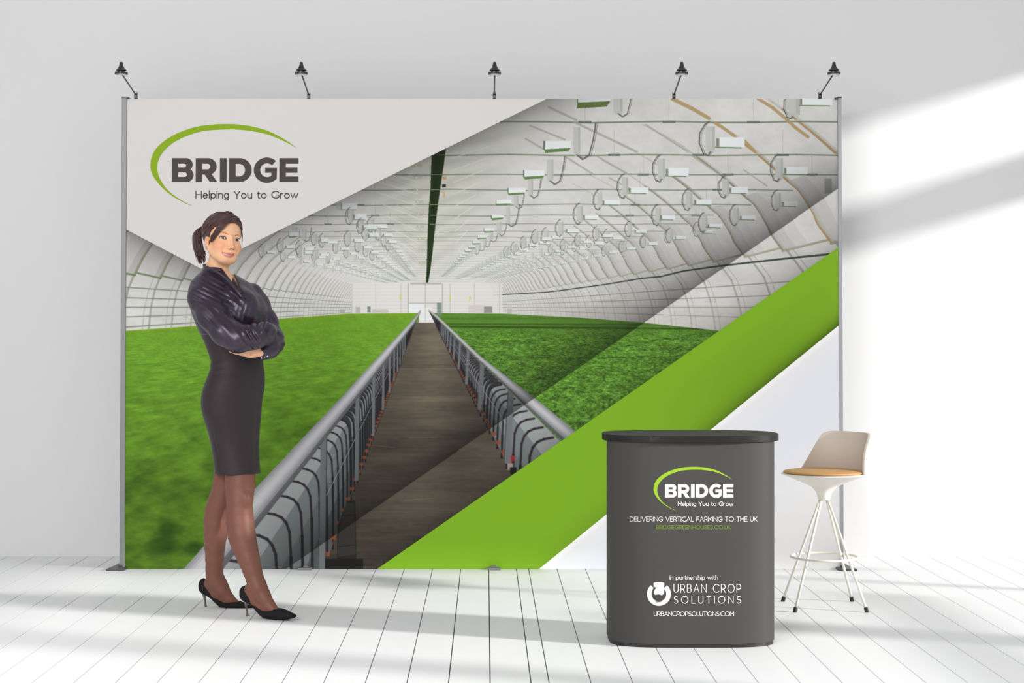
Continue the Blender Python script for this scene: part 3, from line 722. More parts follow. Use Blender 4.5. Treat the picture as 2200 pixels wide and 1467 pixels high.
# ================================================================ clip-on lamps
m_blk = mat('lamp_black_metal', (58, 58, 60), .35, .3); m_glass = mat('frosted_lamp_glass', (215, 215, 215), .3)
lamp_lab = ['small black clip-on arm lamp at the far left top corner of the backdrop', 'small black clip-on arm lamp on the top edge above the logo lettering', 'small black clip-on lamp with upright arm at the middle of the top edge',
            'small black clip-on arm lamp, second from the right on the top edge', 'small black clip-on arm lamp at the far right top corner of the backdrop']
def make_lamp():
    """built at the origin: clamp on the edge, arm reaching forward (-y) and up"""
    r = empty('clip_on_lamp', (0, 0, 0), '', 'spotlight', 'clip-on lamps along the top of the backdrop')
    bm = bmesh.new(); abox(bm, (-.0085, -.005, .0), (.0085, .022, .004), .001)
    prism(bm, [(-.0075, -.004), (.0075, -.004), (.0075, .016), (-.0075, .016)], .001, .012, .002)
    for s in (-1, 1): abox(bm, (s*.0065-.0016, -.004, .006), (s*.0065+.0016, .012, .034), .001)
    bobj('clamp', bm, m_blk, r)
    hy, hz = -.375, .092
    bm = bmesh.new(); tube(bm, [(0, .004, .02), (0, hy*.5, .02+(hz-.03)*.5), (0, hy+.022, hz-.014), (0, hy+.012, hz-.004)], .0042, 10)
    tube(bm, [(-.009, .004, .02), (.009, .004, .02)], .005, 10)
    bobj('arm', bm, m_blk, r, True)
    bm = bmesh.new()
    lathe(bm, [(.0070, .047), (.0080, .045), (.0100, .033), (.0135, .022), (.0195, .013), (.0275, .006), (.027, .004), (.019, .001), (.019, -.004), (.033, -.005), (.034, -.016), (.0335, -.017), (.031, -.016), (.0305, -.007), (.004, -.006)], (0, hy, hz), 36)
    o = bobj('lamp_shade', bm, m_blk, r); autosmooth(o, 40)
    bm = bmesh.new(); lathe(bm, [(.0295, -.012), (.029, -.0165), (.018, -.0195), (.003, -.0205)], (0, hy, hz), 32)
    bobj('lens', bm, m_glass, r, True)
    return r
lamp0 = make_lamp()
for i, xp in enumerate((291.5, 663, 1062, 1448, 1762)):
    if i == 0: r = lamp0
    else:
        r = lamp0.copy(); S.collection.objects.link(r)
        for ch in lamp0.children:
            c = ch.copy(); S.collection.objects.link(c); c.parent = r; c.matrix_parent_inverse = ch.matrix_parent_inverse
    p = bp(xp, 212); r.location = (p.x, p.y+.0, p.z+.0015); r['label'] = lamp_lab[i]

# ================================================================ reception counter
CX, CY = .8475, 7.262
counter = empty('reception_counter', (CX, CY, 0), 'dark grey promotional counter with black top and white printed lettering', 'counter')
def sup(cx, cy, a, b, e, n=128):
    o = []
    for k in range(n):
        t = 2*math.pi*k/n; c, s = math.cos(t), math.sin(t)
        o.append((cx+a*math.copysign(abs(c)**(2/e), c), cy+b*math.copysign(abs(s)**(2/e), s)))
    return o
m_cnt = mat('counter_graphite_print', (63, 61, 59), .62, spec=.25, e=1.0); m_top = mat('counter_black_top', (20, 18, 17), .5, spec=.3); m_pl = mat('plinth_black', (26, 24, 24), .5)
HA, HB, EX = .3425, .203, 3.6
bm = bmesh.new(); prism(bm, sup(CX, CY, HA, HB, EX), .016, .834); o = bobj('wrap_panel', bm, m_cnt, counter); autosmooth(o, 50)
bm = bmesh.new(); prism(bm, sup(CX, CY, HA-.004, HB-.0035, EX), 0, .017, .002); o = bobj('plinth', bm, m_pl, counter); autosmooth(o, 50)
bm = bmesh.new(); prism(bm, sup(CX, CY, .363, .222, 2.9), .832, .858, .003); o = bobj('counter_top', bm, m_top, counter); autosmooth(o, 40)
def mpc(off):
    def f(x, y):
        Y = CY-HB
        for _ in range(4):
            X = (x-VPX)*Y/F; u = min(.97, abs((X-CX)/HA)); Y = CY-HB*(1-u**EX)**(1/EX)
        p = P(x, y, Y); return Vector((p.x, Y-off, p.z))
    return f
m_wh = mat('white_ink', (226, 223, 218), .6, spec=.2, e=1.0); m_gr = mat('green_ink', (112, 140, 36), .6, spec=.2); m_lm2 = mat('bright_lime_ink', (140, 176, 40), .6, spec=.2)
c1 = mpc(.0007)
kx2 = (1575.5-1428.8)/1178; ky2 = (1068.6-1039.8)/222
sign('logo_swoosh', swoosh(1428.8-640*kx2, 1002.6-632*kx2, kx2, kx2), m_lm2, counter, c1)
sign('logo_lettering', heavy_text(1428.8, 1575.5, 1039.8, 1068.4), m_wh, counter, c1)
sign('tagline', stroke_text('Helping You to Grow', 1456.6, 1575.5, 1086.9, 9.6, 1.15, gap=.21), m_wh, counter, c1)
sign('slogan_line', stroke_text('DELIVERING VERTICAL FARMING TO THE UK', 1353, 1627, 1120.2, 10.4, .98, gap=.2), m_wh, counter, c1)
sign('web_address', stroke_text('BRIDGEGREENHOUSES.CO.UK', 1409.5, 1570, 1136.6, 8.6, .9, gap=.2), m_gr, counter, c1)
sign('partner_line', stroke_text('in partnership with', 1438.6, 1542.6, 1245.2, 9.4, 1.08, gap=.21), m_wh, counter, c1)
sign('partner_name', stroke_text('URBAN CROP', 1447, 1592, 1272.8, 18.6, 1.45, gap=.34, sx=.88), m_wh, counter, c1)
sign('partner_name', stroke_text('SOLUTIONS', 1447.5, 1592, 1296.4, 16.4, 1.35, gap=.46, sx=.82), m_wh, counter, c1)
sign('web_address', stroke_text('URBANCROPSOLUTIONS.COM', 1404.5, 1577, 1323.4, 10.2, 1.12, gap=.17), m_wh, counter, c1)
cx_, cy_, rr = 1415.6, 1275.6, 25.6
disc = [(cx_+rr*math.cos(a), cy_+rr*math.sin(a)) for a in np.linspace(0, 2*math.pi, 56, endpoint=False) if not (math.sin(a) < -.80)]
# ring of the emblem: open at the top
ring_o = arc(cx_, cy_, rr, rr, -47, 227, 44); ring_i = arc(cx_, cy_, 15.8, 16.0, 227, -47, 36)
sq = [(1404.2, 1252.0), (1409, 1250.4), (1422, 1250.4), (1427.0, 1252.2), (1427.0, 1271)]+arc(1415.5, 1271, 11.6, 9, 0, 180, 12)[1:]+[(1403.6, 1268), (1404.2, 1266)]
v1, f1 = fill2d([ring_o+ring_i]); v2, f2 = fill2d([sq]); b0 = len(v1)
emb = sign('partner_emblem', (v1+v2, f1+[tuple(i+b0 for i in t) for t in f2]), m_wh, counter, c1)
leaf = [(1404, 1280.5)]+[(1409, 1277.2), (1416, 1276.2), (1423, 1279), (1430, 1284), (1424, 1287.6), (1416, 1288), (1409, 1285.6)]
v, f = fill2d([leaf]); sign('emblem_leaf', (v, f), m_cnt, emb, mpc(.0012))
v, f = fill2d([[(1406, 1260), (1409.4, 1262.5), (1405.4, 1269), (1404.4, 1276.5), (1400.8, 1275), (1402, 1266)]]); sign('emblem_leaf', (v, f), m_cnt, emb, mpc(.0012))

# ================================================================ bar stool
SX, SY = 1.5725, 8.118
stool = empty('bar_stool', (SX, SY, 0), 'cream white bar stool with tan seat pad, wire legs and low back', 'bar stool')
m_cr = mat('cream_white_plastic', (236, 231, 222), .4, spec=.4); m_cr_shaded = mat('stool_cream_shaded', (198, 186, 174), .5, spec=.4); m_tan = bump(mat('tan_leather', (190, 147, 96), .55, spec=.3), 260, .1, .001); m_rub = mat('black_rubber', (22, 22, 22), .6)  # backrest cream has its shade put into the colour, darker than the seat
m_rod = mat('cream_steel_rod', (232, 226, 214), .35, spec=.5)
for sx in (-1, 1):
    for sy in (-1, 1):
        top = Vector((SX+sx*.012, SY+sy*.012, .508)); bot = Vector((SX+sx*.1605, SY+sy*.158, .018))
        bm = bmesh.new(); tube(bm, [top, top.lerp(bot, .5), bot], .0062, 12); lg = bobj('leg', bm, m_rod, stool, True)
        d = (bot-top).normalized(); bm = bmesh.new(); tube(bm, [bot-d*.004, Vector((bot.x+sx*.004, bot.y+sy*.004, 0))], .0095, 14); bobj('rubber_foot', bm, m_rub, lg)
bm = bmesh.new(); rp = [(SX+.152*math.cos(a), SY+.152*math.sin(a), .232) for a in np.linspace(0, 2*math.pi, 49)]
tube(bm, rp, .0056, 10, cap=False, up=(0, 0, 1)); bobj('foot_ring', bm, m_rod, stool, True)
bm = bmesh.new()
lathe(bm, [(.004, .498), (.026, .498), (.0285, .503), (.031, .515), (.036, .53), (.045, .545), (.062, .560), (.09, .574), (.13, .590), (.165, .604), (.188, .612), (.197, .617), (.196, .6205), (.18, .622), (.004, .621)], (SX, SY, 0), 64)
o = bobj('seat_shell', bm, m_cr, stool); autosmooth(o, 50)
bm = bmesh.new(); lathe(bm, [(.003, .621), (.165, .621), (.178, .622), (.184, .626), (.185, .6285), (.182, .631), (.176, .6325), (.14, .638), (.08, .641), (.003, .642)], (SX-.004, SY-.004, 0), 64)
o = bobj('seat_pad', bm, m_tan, stool, True)
# low wrap-around back
def backp(u, v, off=0.):
    th0, th1 = math.radians(116-34*v), math.radians(-32+14*v)
    c = (1-abs(2*u-1)**6*(v**6))      # rounded top corners
    th = th0*(1-u)+th1*u
    r = .187+.013*v-.012*math.sin(math.pi*v)+off
    hgt = .614+(.194)*v*(1-.085*abs(2*u-1)**9)
    return Vector((SX+r*math.cos(th), SY+r*math.sin(th), hgt))
bm = bmesh.new(); NU, NV = 40, 16; g = {}
for side, off in ((0, 0.), (1, .009)):
    for i in range(NU+1):
        for j in range(NV+1): g[side, i, j] = bm.verts.new(backp(i/NU, j/NV, off))
for i in range(NU):
    for j in range(NV):
        bm.faces.new((g[0, i, j], g[0, i, j+1], g[0, i+1, j+1], g[0, i+1, j])); bm.faces.new((g[1, i, j], g[1, i+1, j], g[1, i+1, j+1], g[1, i, j+1]))
for i in range(NU):
    bm.faces.new((g[0, i, NV], g[1, i, NV], g[1, i+1, NV], g[0, i+1, NV])); bm.faces.new((g[0, i, 0], g[0, i+1, 0], g[1, i+1, 0], g[1, i, 0]))
for j in range(NV):
    bm.faces.new((g[0, 0, j], g[1, 0, j], g[1, 0, j+1], g[0, 0, j+1])); bm.faces.new((g[0, NU, j], g[0, NU, j+1], g[1, NU, j+1], g[1, NU, j]))
bmesh.ops.recalc_face_normals(bm, faces=bm.faces)
o = bobj('backrest', bm, m_cr_shaded, stool); autosmooth(o, 50)

# ================================================================ the woman
YP = 7.97
def W(px, py, dy=0.): return np.array(P(px, py, YP+dy))
PXM = YP/F      # metres per picture unit at her
def rc(p, a, b, ra, rb):
    a = np.asarray(a, float); b = np.asarray(b, float); ab = b-a; L = (ab**2).sum()
    t = np.clip(((p-a)@ab)/L, 0, 1); return np.linalg.norm(p-a-t[:, None]*ab, axis=1)-(ra+(rb-ra)*t)
def ell(p, c, r):
    q = (p-np.asarray(c, float)); r = np.asarray(r, float)
    k0 = np.linalg.norm(q/r, axis=1); k1 = np.linalg.norm(q/r**2, axis=1); return k0*(k0-1)/np.maximum(k1, 1e-9)
def smin(a, b, k):
    h = np.clip(.5+.5*(b-a)/k, 0, 1); return b*(1-h)+a*h-k*h*(1-h)
def smax(a, b, k): return -smin(-a, -b, k)
def chain(p, pts, rad, k=.01):
    d = None
    for i in range(len(pts)-1):
        e = rc(p, pts[i], pts[i+1], rad[i], rad[i+1]); d = e if d is None else (np.minimum(d, e) if k == 0 else smin(d, e, k))
    return d
def mesh_sdf(fn, lo, hi, h, blk=8, fac=1.6, zcut=None):
    """naive surface nets over a sparsely sampled grid"""
    lo = np.asarray(lo, float); n = np.ceil((np.asarray(hi)-lo)/h/blk).astype(int)*blk+1
    nb = (n-1)//blk
    D = np.full(n, 1.0, np.float32)
    bi = np.stack(np.meshgrid(*[np.arange(k) for k in nb], indexing='ij'), -1).reshape(-1, 3)
    cen = lo+(bi+.5)*blk*h
    d = fn(cen); R = blk*h*.87*fac
    for b in bi[d < -R]: D[b[0]*blk:b[0]*blk+blk+1, b[1]*blk:b[1]*blk+blk+1, b[2]*blk:b[2]*blk+blk+1] = -1
    act = bi[np.abs(d) <= R]
    o = np.stack(np.meshgrid(*[np.arange(blk+1)]*3, indexing='ij'), -1).reshape(-1, 3)
    for s in range(0, len(act), 300):
        a = act[s:s+300]; idx = (a[:, None, :]*blk+o[None]).reshape(-1, 3)
        v = fn(lo+idx*h); D[idx[:, 0], idx[:, 1], idx[:, 2]] = v
    I = D < 0
    c = I[:-1, :-1, :-1].astype(np.int8)
    cnt = np.zeros(c.shape, np.int8)
    for x in (0, 1):
        for y in (0, 1):
            for z in (0, 1): cnt += I[x:I.shape[0]-1+x, y:I.shape[1]-1+y, z:I.shape[2]-1+z]
    cell = np.argwhere((cnt > 0) & (cnt < 8)); ids = np.full(cnt.shape, -1, np.int64); ids[cell[:, 0], cell[:, 1], cell[:, 2]] = np.arange(len(cell))
    acc = np.zeros((len(cell), 3)); w = np.zeros(len(cell))
    corners = [(x, y, z) for x in (0, 1) for y in (0, 1) for z in (0, 1)]
    for a in corners:
        for ax in range(3):
            if a[ax]: continue
            b = list(a); b[ax] = 1
            va = D[cell[:, 0]+a[0], cell[:, 1]+a[1], cell[:, 2]+a[2]]; vb = D[cell[:, 0]+b[0], cell[:, 1]+b[1], cell[:, 2]+b[2]]
            m = (va < 0) != (vb < 0); t = np.where(m, va/np.where(m, va-vb, 1), 0)
            pt = np.array(a, float)[None]*np.ones((len(cell), 1)); pt[:, ax] = t
            acc += pt*m[:, None]; w += m
    V = lo+(cell+acc/np.maximum(w, 1)[:, None])*h
    Q = []
    for ax in range(3):
        u, v = (ax+1) % 3, (ax+2) % 3
        s0 = [slice(None)]*3; s1 = [slice(None)]*3; s0[ax] = slice(0, -1); s1[ax] = slice(1, None)
        ch = I[tuple(s0)] != I[tuple(s1)]; e = np.argwhere(ch)
        e = e[(e[:, u] > 0) & (e[:, v] > 0) & (e[:, u] < I.shape[u]-1) & (e[:, v] < I.shape[v]-1)]
        def g(du, dv): f = e.copy(); f[:, u] -= du; f[:, v] -= dv; return ids[f[:, 0], f[:, 1], f[:, 2]]
        q = np.stack([g(1, 1), g(0, 1), g(0, 0), g(1, 0)], 1)
        fl = I[e[:, 0], e[:, 1], e[:, 2]]; q[~fl] = q[~fl][:, ::-1]; Q.append(q)
    Q = np.concatenate(Q); Q = Q[(Q >= 0).all(1)]
    return V, Q
def smooth_mesh(V, Q, it=1, lam=.5):
    E = np.concatenate([Q[:, [0, 1]], Q[:, [1, 2]], Q[:, [2, 3]], Q[:, [3, 0]]])
    for k in range(it):
        s = np.zeros_like(V); c = np.zeros(len(V))
        for a, b in ((0, 1), (1, 0)):
            for ax in range(3): s[:, ax] += np.bincount(E[:, a], V[E[:, b], ax], len(V))
            c += np.bincount(E[:, a], minlength=len(V))
        V = V+lam*(s/np.maximum(c, 1)[:, None]-V)
    return V
def qmesh(name, V, Q, m, parent, cols=None, mats=None):
    me = bpy.data.meshes.new(name); me.vertices.add(len(V)); me.vertices.foreach_set('co', np.asarray(V, np.float32).ravel())
    me.loops.add(Q.size); me.loops.foreach_set('vertex_index', Q.astype(np.int32).ravel())
    me.polygons.add(len(Q)); me.polygons.foreach_set('loop_start', np.arange(0, Q.size, 4, dtype=np.int32)); me.update(calc_edges=True)
    me.polygons.foreach_set('use_smooth', [True]*len(me.polygons))
    if cols is not None:
        ca = me.color_attributes.new('tone', 'FLOAT_COLOR', 'POINT')
        ca.data.foreach_set('color', np.concatenate([lin(cols), np.ones((len(cols), 1))], 1).astype(np.float32).ravel())
    me.materials.append(m); return link(bpy.data.objects.new(name, me), parent)
def attr_mat(name, rough, **kw):
    m = mat(name, (200, 200, 200), rough, **kw); n, l, b = nodes(m)
    a = n.new('ShaderNodeAttribute'); a.attribute_name = 'tone'; l.new(a.outputs['Color'], b.inputs['Base Color']); return m
def rows_sdf(p, R, grow=0.):
    """R: rows (py, xl, xr, ratio, phi, dy) from the top down, elliptical sections turned by phi"""
    A = np.array(R, float); z = H-(A[:, 0]-VPY)*PXM; o = np.argsort(z); z = z[o]; A = A[o]
    pz = p[:, 2]
    g = lambda k: np.interp(pz, z, A[:, k])
    xl = (g(1)-VPX)*PXM; xr = (g(2)-VPX)*PXM; r = g(3); ph = np.radians(g(4)); dy = g(5)
    h = (xr-xl)/2+grow; a = h/np.sqrt(np.cos(ph)**2+(r*np.sin(ph))**2); b = a*r
    x = p[:, 0]-(xl+xr)/2; y = p[:, 1]-YP-dy
    q1 = x*np.cos(ph)+y*np.sin(ph); q2 = -x*np.sin(ph)+y*np.cos(ph)
    k0 = np.sqrt((q1/a)**2+(q2/b)**2); k1 = np.sqrt((q1/a**2)**2+(q2/b**2)**2)
    d = k0*(k0-1)/np.maximum(k1, 1e-6)
    e = np.maximum(z[0]-pz, pz-z[-1]); return smax(d, e, .006)
woman = empty('person', (float(W(497, 0)[0]), YP, 0), 'woman in dark satin blouse and pencil skirt standing with crossed arms, smiling', 'person')

# ---- proportions
SH_R, EL_R, WR_R = W(438, 628, -.115), W(508, 728, -.235), W(580, 711, -.12)
SH_L, EL_L, WR_L = W(541, 634, .12), W(588, 733, .02), W(562, 755, -.135)
NECK = W(463, 594, 0)
TORSO = [(574, 440, 488, 1, 50, 0), (584, 434, 496, .9, 50, 0), (594, 424, 512, .75, 50, 0), (606, 417, 530, .6, 50, 0), (622, 414, 546, .52, 50, 0), (640, 414, 556, .54, 50, 0), (660, 416, 566, .62, 50, 0),
         (680, 421, 569, .66, 52, 0), (700, 429, 570, .68, 54, 0), (720, 437, 567, .7, 55, 0), (740, 445, 563, .72, 56, 0), (760, 452, 561, .72, 56, 0), (790, 457, 561, .72, 58, 0)]
SKIRT = [(700, 428, 568, .68, 54, 0), (708, 431.5, 569, .69, 54, 0), (720, 437, 566, .7, 55, 0), (740, 445, 563.5, .72, 56, 0), (760, 452, 562, .72, 56, 0), (775, 456.5, 562, .72, 57, 0), (787, 456, 563, .72, 58, 0), (800, 453, 565, .72, 58, 0), (815, 447, 566, .73, 60, 0),
         (830, 441, 565.5, .74, 60, 0), (845, 437, 563, .75, 60, 0), (860, 435, 560.5, .76, 60, 0), (875, 435.5, 559.5, .77, 60, 0), (890, 438.5, 558.5, .77, 60, 0), (910, 444, 557, .82, 60, 0), (930, 450, 556, .85, 60, 0),
         (950, 454.5, 555, .88, 60, 0), (970, 458, 555.5, .91, 60, -.005), (990, 461, 557, .94, 60, -.01), (1010, 463, 559, .96, 60, -.015), (1017, 463, 559.5, .96, 60, -.015)]
LEG_N = [(516, 960, -.03, 31), (516, 1000, -.038, 32.5), (516, 1040, -.052, 32), (515, 1062, -.065, 29.5), (515, 1078, -.072, 28.3), (514.5, 1098, -.075, 28.2), (516, 1122, -.08, 29.3), (519.5, 1150, -.088, 29.3), (526, 1175, -.10, 27), (534.5, 1200, -.115, 23.5), (542, 1225, -.125, 20), (548, 1244, -.13, 18.6), (551.5, 1256, -.135, 19.0), (556, 1270, -.14, 19.5)]
LEG_F = [(492, 960, .05, 30), (487, 1010, .05, 27), (482, 1048, .055, 25.5), (474, 1075, .06, 26), (466, 1098, .07, 26), (463.5, 1122, .075, 25.8), (463, 1150, .085, 24.8), (461.5, 1175, .095, 22.2), (461, 1200, .105, 20), (460.5, 1222, .115, 18.8), (461, 1238, .12, 18.8), (465, 1251, .125, 19.5), (472, 1262, .125, 18.5)]
FOOT_N = [(553, 1258, -.135, 18), (564, 1279, -.165, 17), (578, 1300, -.195, 13), (594, 1316, -.215, 9)]
FOOT_N2 = [(538, 1268, -.125, 14), (551, 1292, -.15, 13), (574, 1314, -.19, 10)]
FOOT_F = [(467, 1250, .125, 18), (478, 1268, .12, 15.5), (492, 1285, .12, 11.5), (508, 1296, .12, 7)]
FOOT_F2 = [(449, 1254, .135, 12.5), (464, 1275, .13, 12), (486, 1292, .125, 9)]
def leg(p, L, dr=0., ky=1.0):
    pts = [W(a, b, c) for a, b, c, r in L]; return chain(p, pts, [r*PXM+dr for *_, r in L], .006)
# ---- head frame
aw = math.radians(33); rl = math.radians(6.3)
fw = np.array((math.sin(aw), -math.cos(aw), 0.)); u0 = np.array((math.cos(aw), math.sin(aw), 0.)); up0 = np.array((0, 0, 1.))
pt = math.radians(1)
uu = u0*math.cos(rl)-up0*math.sin(rl); ww = up0*math.cos(rl)+u0*math.sin(rl)*-1*-1
ww = np.cross(uu, fw)*-1 if np.cross(uu, fw)[2] < 0 else np.cross(uu, fw)
HS = 1.06
HO = W(480.2, 515.4, -.015)
def loc(p): q = (p-HO)/HS; return np.stack([q@uu, q@fw, q@ww], 1)
def glob(q): q = np.asarray(q, float)*HS; return HO+q[..., 0:1]*uu+q[..., 1:2]*fw+q[..., 2:3]*ww
EYE = [np.array((s*.0335, .0635, 0.)) for s in (-1, 1)]
MU = -.0075
def mouthline(u): return -.0690+.0100*np.minimum(((u-MU)/.030)**2, 1.5)
def mouthf(u): return .0885-.0115*(u/.029)**2
def head_sdf(p):
    q = loc(p); a = np.abs(q[:, 0]); s = np.stack([a, q[:, 1], q[:, 2]], 1)
    d = ell(q, (0, -.015, .03), (.0735, .093, .083))
    d = smin(d, ell(q, (0, .026, -.032), (.0625, .063, .075)), .02)
    d = smin(d, ell(q, (0, .050, -.076), (.031, .033, .026)), .026)        # chin
    d = smin(d, rc(s, (.055, .0, -.050), (.021, .055, -.080), .012, .014), .026)   # jaw line
    d = smin(d, ell(s, (.035, .054, -.035), (.023, .024, .021)), .018)       # cheek
    d = smin(d, ell(s, (.030, .060, .022), (.022, .014, .009)), .012)      # brow ridge
    d = smax(d, -ell(s, (.0335, .092, .0005), (.019, .0175, .0115)), .009) # orbit
    # nose
    d = smin(d, rc(q, (-.0005, .083, .010), (-.003, .1015, -.034), .0055, .0078), .010)
    d = smin(d, ell(q, (-.003, .1040, -.037), (.0088, .0085, .0075)), .005)
    d = smin(d, ell(s+np.array((0, 0, 0))+np.stack([np.abs(q[:, 0]+.003)-a, 0*a, 0*a], 1), (.0115, .0945, -.040), (.0068, .0092, .0066)), .005)
    d = smax(d, -ell(s+np.stack([np.abs(q[:, 0]+.003)-a, 0*a, 0*a], 1), (.0062, .1005, -.0455), (.0032, .0048, .003)), .002)
    # lids around the eyeball
    e = np.linalg.norm(q*np.array((1, 1, 1))-0, axis=1)
    le = np.linalg.norm(s-np.array((.0335, .0635, 0)), axis=1)-.0142
    x = (s[:, 0]-.0335)/.0152; hgt = .0043*np.clip(1-x*x, 0, 1)**.8
    op = np.abs(q[:, 2]-.0002-.0012*x)-hgt
    op = np.maximum(op, -(q[:, 1]-.066))
    d = smin(d, le, .004); d = smax(d, -op, .0012)
    # mouth
    mz = mouthline(q[:, 0]); mf = mouthf(q[:, 0]); am = np.abs(q[:, 0]-MU)
    lipm = np.clip(1-(am/.029)**2, 0, 1)
    ul = np.sqrt(((q[:, 2]-mz-.0040)/1.0)**2+((q[:, 1]-mf+.0030)/1.1)**2)-(.0034*np.sqrt(lipm))+.02*np.clip(am/.031-.85, 0, 1)
    ll = np.sqrt(((q[:, 2]-mz+.0068))**2+((q[:, 1]-mf+.0030)/1.1)**2)-(.0046*np.sqrt(lipm))+.02*np.clip(am/.031-.85, 0, 1)
    d = smin(d, smin(ul, ll, .002), .005)
    gap = np.sqrt(((q[:, 2]-mz+.0012)/(.0002+.0036*lipm+1e-4))**2+((q[:, 1]-mf)/.010)**2)-1; gap = np.where(am < .0265, gap*.0035, .01)
    d = smax(d, -gap, .001)
    d = smax(d, -(ell(s, (.0345, .0845, -.056), (.003, .005, .012))), .008)   # smile fold
    # ear
    er = ell(s, (.0735, -.006, -.016), (.0075, .017, .027)); er = smin(er, ell(s, (.0720, .002, -.039), (.006, .008, .009)), .006)
    er = smax(er, -ell(s, (.0820, -.001, -.012), (.0062, .0105, .017)), .004)
    er = smin(er, ell(s, (.0765, .009, -.018), (.0035, .005, .007)), .003)
    d = smin(d, er, .005)
    return d*HS
def hand(p, wrist, dirv, palmn, side, curl):
    """wrist point, direction of the fingers, palm normal, side = +1/-1 thumb side"""
    f = dirv/np.linalg.norm(dirv); n_ = palmn-f*(palmn@f); n_ /= np.linalg.norm(n_); t = np.cross(n_, f)*side
    q = p-wrist; L = np.stack([q@f, q@t, q@n_], 1)
    d = ell(L, (.045, 0, 0), (.052, .037, .0155)); d = smin(d, ell(L, (.022, .022, -.004), (.03, .02, .015)), .012)
    d = smin(d, rc(L, (-.018, 0, 0), (.01, 0, 0), .0225, .023), .014)
    for k, (y, ln, x0) in enumerate(((.026, .070, .078), (.009, .078, .083), (-.009, .073, .081), (-.026, .058, .074))):
        c1, c2, c3 = curl*.5, curl*1.3, curl*1.9; a = np.array((x0, y, 0.)); sp = y*.10
        for j, (ll, ang) in enumerate(((.46, c1), (.30, c2), (.24, c3))):
            b = a+ln*ll*np.array((math.cos(ang), sp, math.sin(ang))); r = (.0092, .0082, .0074, .0064)
            d = smin(d, rc(L, a, b, r[j], r[j+1]), .002 if j else .006); a = b
    a = np.array((.018, .032, -.002)); b = np.array((.045, .054, .008)); c = np.array((.070, .060, .018))
    d = smin(d, rc(L, a, b, .0125, .0102), .008); d = smin(d, rc(L, b, c, .0100, .0075), .002)
    return d
NECKL = [glob((0, -.018, -.052)).reshape(3), glob((0, -.014, -.085)).reshape(3), W(465.5, 578, .0), W(465, 600, .01)]; NECKR = [.050, .047, .0485, .060]
def body_sdf(p):
    d = rows_sdf(p, TORSO, -.014)
    d = smin(d, rows_sdf(p, SKIRT[:14], -.016), .02)
    d = smin(d, chain(p, NECKL, NECKR, .012), .022)
    d = smin(d, chain(p, [SH_R, EL_R, WR_R], [.034, .030, .022], .02), .012)
    d = smin(d, chain(p, [SH_L, EL_L, WR_L], [.034, .030, .022], .02), .012)
    d = smin(d, leg(p, LEG_N, -.008), .012); d = smin(d, leg(p, LEG_F, -.008), .012)
    for L in (FOOT_N, FOOT_N2, FOOT_F, FOOT_F2): d = smin(d, leg(p, L, -.005), .01)
    # left hand (visible) lies flat under the other elbow; right hand is tucked behind the far upper arm
    d = smin(d, hand(p, W(556, 755.5, -.150), W(486, 741, -.150)-W(556, 755.5, -.150), np.array((.25, 1., .1)), 1, .22), .006)
    d = smin(d, hand(p, W(580, 714, -.095), np.array((-.26, 1., -.06)), np.array((-1., -.2, .1)), 1, .25), .006)
    return d
m_skin = attr_mat('skin', .42, spec=.4)
nn_, ll_, bb_ = nodes(m_skin); bb_.inputs['Subsurface Weight'].default_value = .12; bb_.inputs['Subsurface Radius'].default_value = (.012, .005, .003)
ZC = HO[2]-.134*HS        # meshing seam inside the neck
def neck_sdf(p):
    return smin(rows_sdf(p, TORSO, -.014), chain(p, NECKL, NECKR, .012), .022)
def all_sdf(p): return smin(head_sdf(p), neck_sdf(p), .014)
hv, hq = mesh_sdf(lambda p: np.maximum(all_sdf(p), (ZC-.004)-p[:, 2]), HO+(-.15, -.15, -.155), HO+(.15, .14, .14), .00125, blk=12)
bv, bq_ = mesh_sdf(lambda p: np.maximum(body_sdf(p) if False else smin(body_sdf(p), head_sdf(p), .014), p[:, 2]-ZC), (W(400, 0)[0], YP-.36, 0.0), (W(650, 0)[0], YP+.32, ZC+.02), .004, blk=8, fac=2.0)
SK = np.array((236, 184, 146.))
